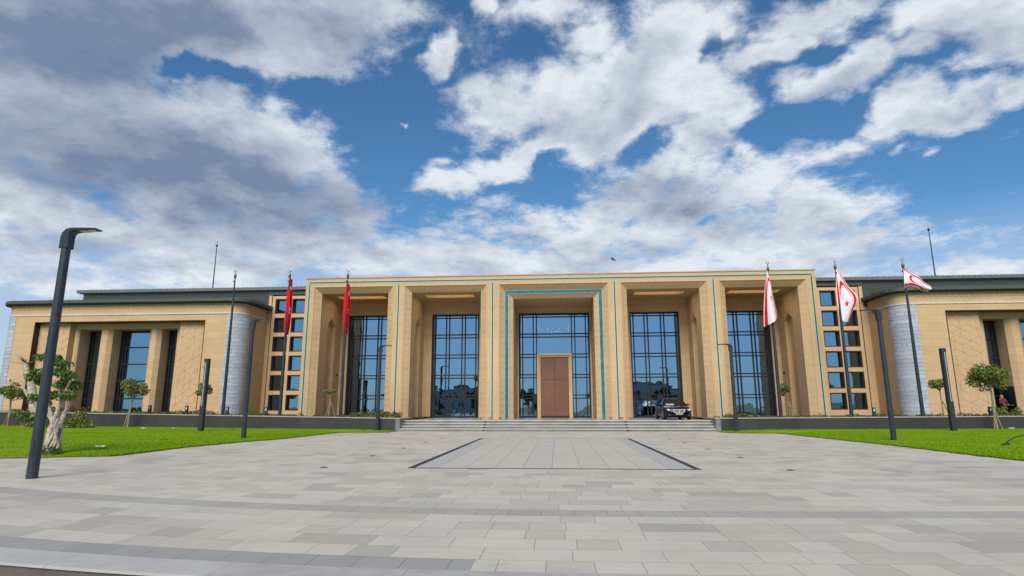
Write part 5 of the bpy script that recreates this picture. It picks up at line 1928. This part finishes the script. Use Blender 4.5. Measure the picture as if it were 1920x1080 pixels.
# ------------------------------------------------------------------ the black saloon car on the landing
def car(loc):
    t = thing('parked_car', (0, 0, 0), 'black saloon car parked on the landing at the top of the steps', 'car')
    paint = M('black_car_paint')
    paint.b.inputs['Coat Weight'].default_value = 0.1
    paint.b.inputs['Coat Roughness'].default_value = 0.03
    pm = paint.done(paint.mix(paint.noise(paint.pos(), 0.7), (0.006, 0.007, 0.011), (0.009, 0.010, 0.014)), 0.22, 0.0, 0.22)
    gm = M('car_glass').done((0.02, 0.022, 0.022), 0.04, 0.0, 0.9)
    L = 5.1
    st = [(0.0, 0.62, 0.34, 0.66), (0.06, 0.78, 0.24, 0.74), (0.2, 0.86, 0.2, 0.82), (0.5, 0.905, 0.18, 0.90), (0.9, 0.925, 0.18, 0.955), (1.5, 0.935, 0.17, 1.02), (2.3, 0.94, 0.16, 1.03),
          (3.6, 0.945, 0.17, 1.04), (4.3, 0.93, 0.2, 1.05), (4.75, 0.89, 0.24, 1.03), (5.0, 0.82, 0.34, 0.98), (5.1, 0.7, 0.5, 0.88)]
    b = MB()
    n = None
    for y, hw, zb, zt in st:
        half = [(0.0, zb), (hw * 0.85, zb), (hw * 0.97, zb + 0.10), (hw, zb + 0.28 * (zt - zb) + 0.05), (hw * 0.995, zt - 0.28), (hw * 0.955, zt - 0.10), (hw * 0.84, zt - 0.02), (hw * 0.45, zt + 0.01), (0, zt + 0.02)]
        ringp = half + [(-x, z) for x, z in half[-2:0:-1]]
        n = len(ringp)
        b.v += [(x, y, z) for x, z in ringp]
    for i in range(len(st) - 1):
        for a in range(n):
            c = (a + 1) % n
            b.f.append((i * n + a, i * n + c, (i + 1) * n + c, (i + 1) * n + a)); b.mi.append(0)
    b.f += [tuple(range(n)), tuple((len(st) - 1) * n + q for q in range(n - 1, -1, -1))]; b.mi += [0, 0]
    body = b.build('body', pm, t, smooth=True)
    # greenhouse
    lo = [(1.42, 0.80, 1.0), (4.45, 0.78, 1.02)]
    rf = [(2.15, 0.60, 1.42), (2.7, 0.62, 1.475), (3.3, 0.61, 1.465), (3.75, 0.57, 1.40)]
    b = MB()
    def quad(p): b.poly(p)
    quad([(-0.80, 1.42, 1.0), (0.80, 1.42, 1.0), (0.585, 2.15, 1.415), (-0.585, 2.15, 1.415)])
    b.build('windscreen', gm, t)
    b = MB()
    b.poly([(-0.78, 4.45, 1.02), (0.78, 4.45, 1.02), (0.56, 3.75, 1.395), (-0.56, 3.75, 1.395)])
    b.build('rear_window', gm, t)
    for s in (-1, 1):
        b = MB()
        b.poly([(s * 0.865, 1.55, 1.005), (s * 0.87, 2.85, 1.01), (s * 0.63, 2.85, 1.42), (s * 0.60, 2.18, 1.40)])
        b.poly([(s * 0.87, 2.9, 1.01), (s * 0.83, 4.3, 1.02), (s * 0.58, 3.72, 1.385), (s * 0.63, 2.9, 1.42)])
        b.build('side_window', gm, t)
        # pillars
        for p0, p1, w_, h_, u_ in (((s * 0.84, 1.42, 0.99), (s * 0.60, 2.16, 1.42), 0.07, 0.05, (0, 0, 1)), ((s * 0.87, 2.875, 1.0), (s * 0.635, 2.875, 1.43), 0.05, 0.05, (0, 1, 0)),
                                   ((s * 0.82, 4.45, 1.0), (s * 0.575, 3.75, 1.40), 0.12, 0.06, (0, 0, 1))):
            b = MB()
            b.bar(p0, p1, w_, h_, up=u_)
            b.build('roof_pillar', pm, t)
    b = MB()
    for y, hw, z in rf:
        b.v += [(-hw, y, z - 0.02), (-hw * 0.6, y, z + 0.012), (hw * 0.6, y, z + 0.012), (hw, y, z - 0.02), (hw, y, z - 0.05), (-hw, y, z - 0.05)]
    for i in range(3):
        for a in range(6):
            c = (a + 1) % 6
            b.f.append((i * 6 + a, i * 6 + c, i * 6 + 6 + c, i * 6 + 6 + a)); b.mi.append(0)
    b.f += [(0, 1, 2, 3, 4, 5), (23, 22, 21, 20, 19, 18)]; b.mi += [0, 0]
    b.build('roof', pm, t, smooth=True)
    for s in (-1, 1):
        for y in (0.95, 4.1):
            w = thing('wheel', (0, 0, 0), None, None)
            w.parent = t
            w.location = (s * 0.86, y, 0.34)
            b = MB()
            b.tube([(s * -0.12, 0, 0), (s * -0.10, 0, 0), (s * 0.08, 0, 0), (s * 0.10, 0, 0)], [0.32, 0.34, 0.34, 0.32], 28)
            b.build('tyre', MAT['rubber'], w, origin=(0, 0, 0))
            b = MB()
            b.tube([(s * 0.09, 0, 0), (s * 0.104, 0, 0)], [0.235, 0.225], 24)
            for q in range(10):
                a = 2 * PI * q / 10
                b.bar((s * 0.11, 0, 0), (s * 0.108, 0.21 * math.cos(a), 0.21 * math.sin(a)), 0.035, 0.02, up=(1, 0, 0))
            b.build('rim', MAT['alloy'], w, origin=(0, 0, 0))
        b = MB()
        b.prism([(s * 0.47, 0.60), (s * 0.50, 0.70), (s * 0.78, 0.76), (s * 0.82, 0.68), (s * 0.70, 0.60)], 'y', 0.035, 0.22)
        b.build('headlight', simple('headlamp_glass', (0.62, 0.64, 0.66), 0.12, 0.2, var=0.2, scale=9), t)
        b = MB()
        b.prism([(s * 0.45, 0.29), (s * 0.50, 0.35), (s * 0.74, 0.36), (s * 0.74, 0.33), (s * 0.52, 0.30)], 'y', 0.03, 0.08)
        b.build('bumper_trim', MAT['chrome'], t)
        b = MB()
        b.tube([(s * 0.90, 1.78, 1.0), (s * 1.0, 1.74, 1.04), (s * 1.08, 1.72, 1.06)], [0.03, 0.075, 0.055], 8)
        b.build('wing_mirror', pm, t, smooth=True)
    gp = [(-0.42, 0.70), (-0.36, 0.53), (-0.24, 0.46), (0.24, 0.46), (0.36, 0.53), (0.42, 0.70)]
    b = MB()
    b.prism(gp, 'y', -0.025, 0.2)
    g = b.build('grille', MAT['black'], t)
    b = MB()
    for p_, q_ in zip(gp, gp[1:] + gp[:1]):
        b.bar((p_[0], -0.03, p_[1]), (q_[0], -0.03, q_[1]), 0.035, 0.035, up=(0, 1, 0))
    for z in (0.53, 0.585, 0.64):
        b.bar((-0.37, -0.028, z), (0.37, -0.028, z), 0.012, 0.016)
    b.bar((0, -0.03, 0.47), (0, -0.03, 0.70), 0.024, 0.018, up=(0, 1, 0))
    b.build('grille_surround', MAT['silver'], g)
    b = MB()
    b.tube([(0, 0.16, 0.84), (0, 0.16, 0.91)], 0.008, 6)
    b.tube([(0.045 * math.cos(a), 0.16, 0.95 + 0.045 * math.sin(a)) for a in [2 * PI * q / 16 for q in range(17)]], 0.006, 5)
    for q in range(3):
        a = PI / 2 + q * 2 * PI / 3
        b.bar((0, 0.16, 0.95), (0.043 * math.cos(a), 0.16, 0.95 + 0.043 * math.sin(a)), 0.01, 0.01)
    b.build('hood_ornament', MAT['chrome'], t)
    b = MB()
    b.box(-0.24, 0.24, -0.05, -0.02, 0.345, 0.435)
    b.build('number_plate', MAT['plate'], t)
    b = MB()
    b.poly([(-0.62, 1.46, 1.045), (-0.05, 1.46, 1.045), (-0.05, 1.54, 1.09), (-0.62, 1.54, 1.09)])
    b.build('windscreen_paper', MAT['white'], t)
    t.location = loc
    return t


car((8.62, 42.95, 0.7))

# ------------------------------------------------------------------ what the glass mirrors: trees and houses across the road
r2 = np.random.default_rng(77)
for i, (x, y, h, lab) in enumerate(((-17, -24, 5.2, 'broad tree across the road, leftmost behind the viewer'), (-11.5, -30, 6.0, 'tall tree across the road beside the broad one'), (-6.2, -27, 5.4, 'tree across the road nearest the left of the axis'),
                                    (8.5, -30, 6.4, 'tallest tree across the road right of the axis'), (13.5, -25, 5.0, 'low tree across the road right of the tallest'), (23, -28, 5.6, 'tree across the road, rightmost behind the viewer'))):
    round_tree((x, y, -0.2), (x, y, h * 0.62), h * 0.27, h * 0.36, lab, 60 + i, (), 'leaf_dark', nleaf=1500, size=0.2, trunk_r=0.12, group='trees across the road')
for i, (x, y, w, d, h, lab) in enumerate(((-30, -75, 14, 10, 6.5, 'white flat roofed house across the road, left'), (-2, -85, 12, 10, 6.0, 'white flat roofed house across the road on the axis'), (26, -78, 18, 10, 7.5, 'white flat roofed house across the road, right'))):
    t = thing('white_house', (x, y, -0.2), lab, 'house', 'white houses across the road')
    b = MB()
    b.box(x - w / 2, x + w / 2, y - d / 2, y + d / 2, -0.2, h)
    b.build('wall', simple('white_render', (0.55, 0.55, 0.54), 0.9, var=0.05), t)
    b = MB()
    b.box(x - w / 2 - 0.3, x + w / 2 + 0.3, y - d / 2 - 0.3, y + d / 2 + 0.3, h + 0.001, h + 0.35)
    b.build('roof', MAT['cheek'], t)
    for f_ in range(2):
        for q in range(4):
            b = MB()
            xx = x - w / 2 + w * (q + 0.5) / 4
            b.box(xx - 0.7, xx + 0.7, y + d / 2 - 0.05, y + d / 2 + 0.03, 0.9 + 3 * f_, 2.3 + 3 * f_)
            b.build('window', MAT['black'], t)
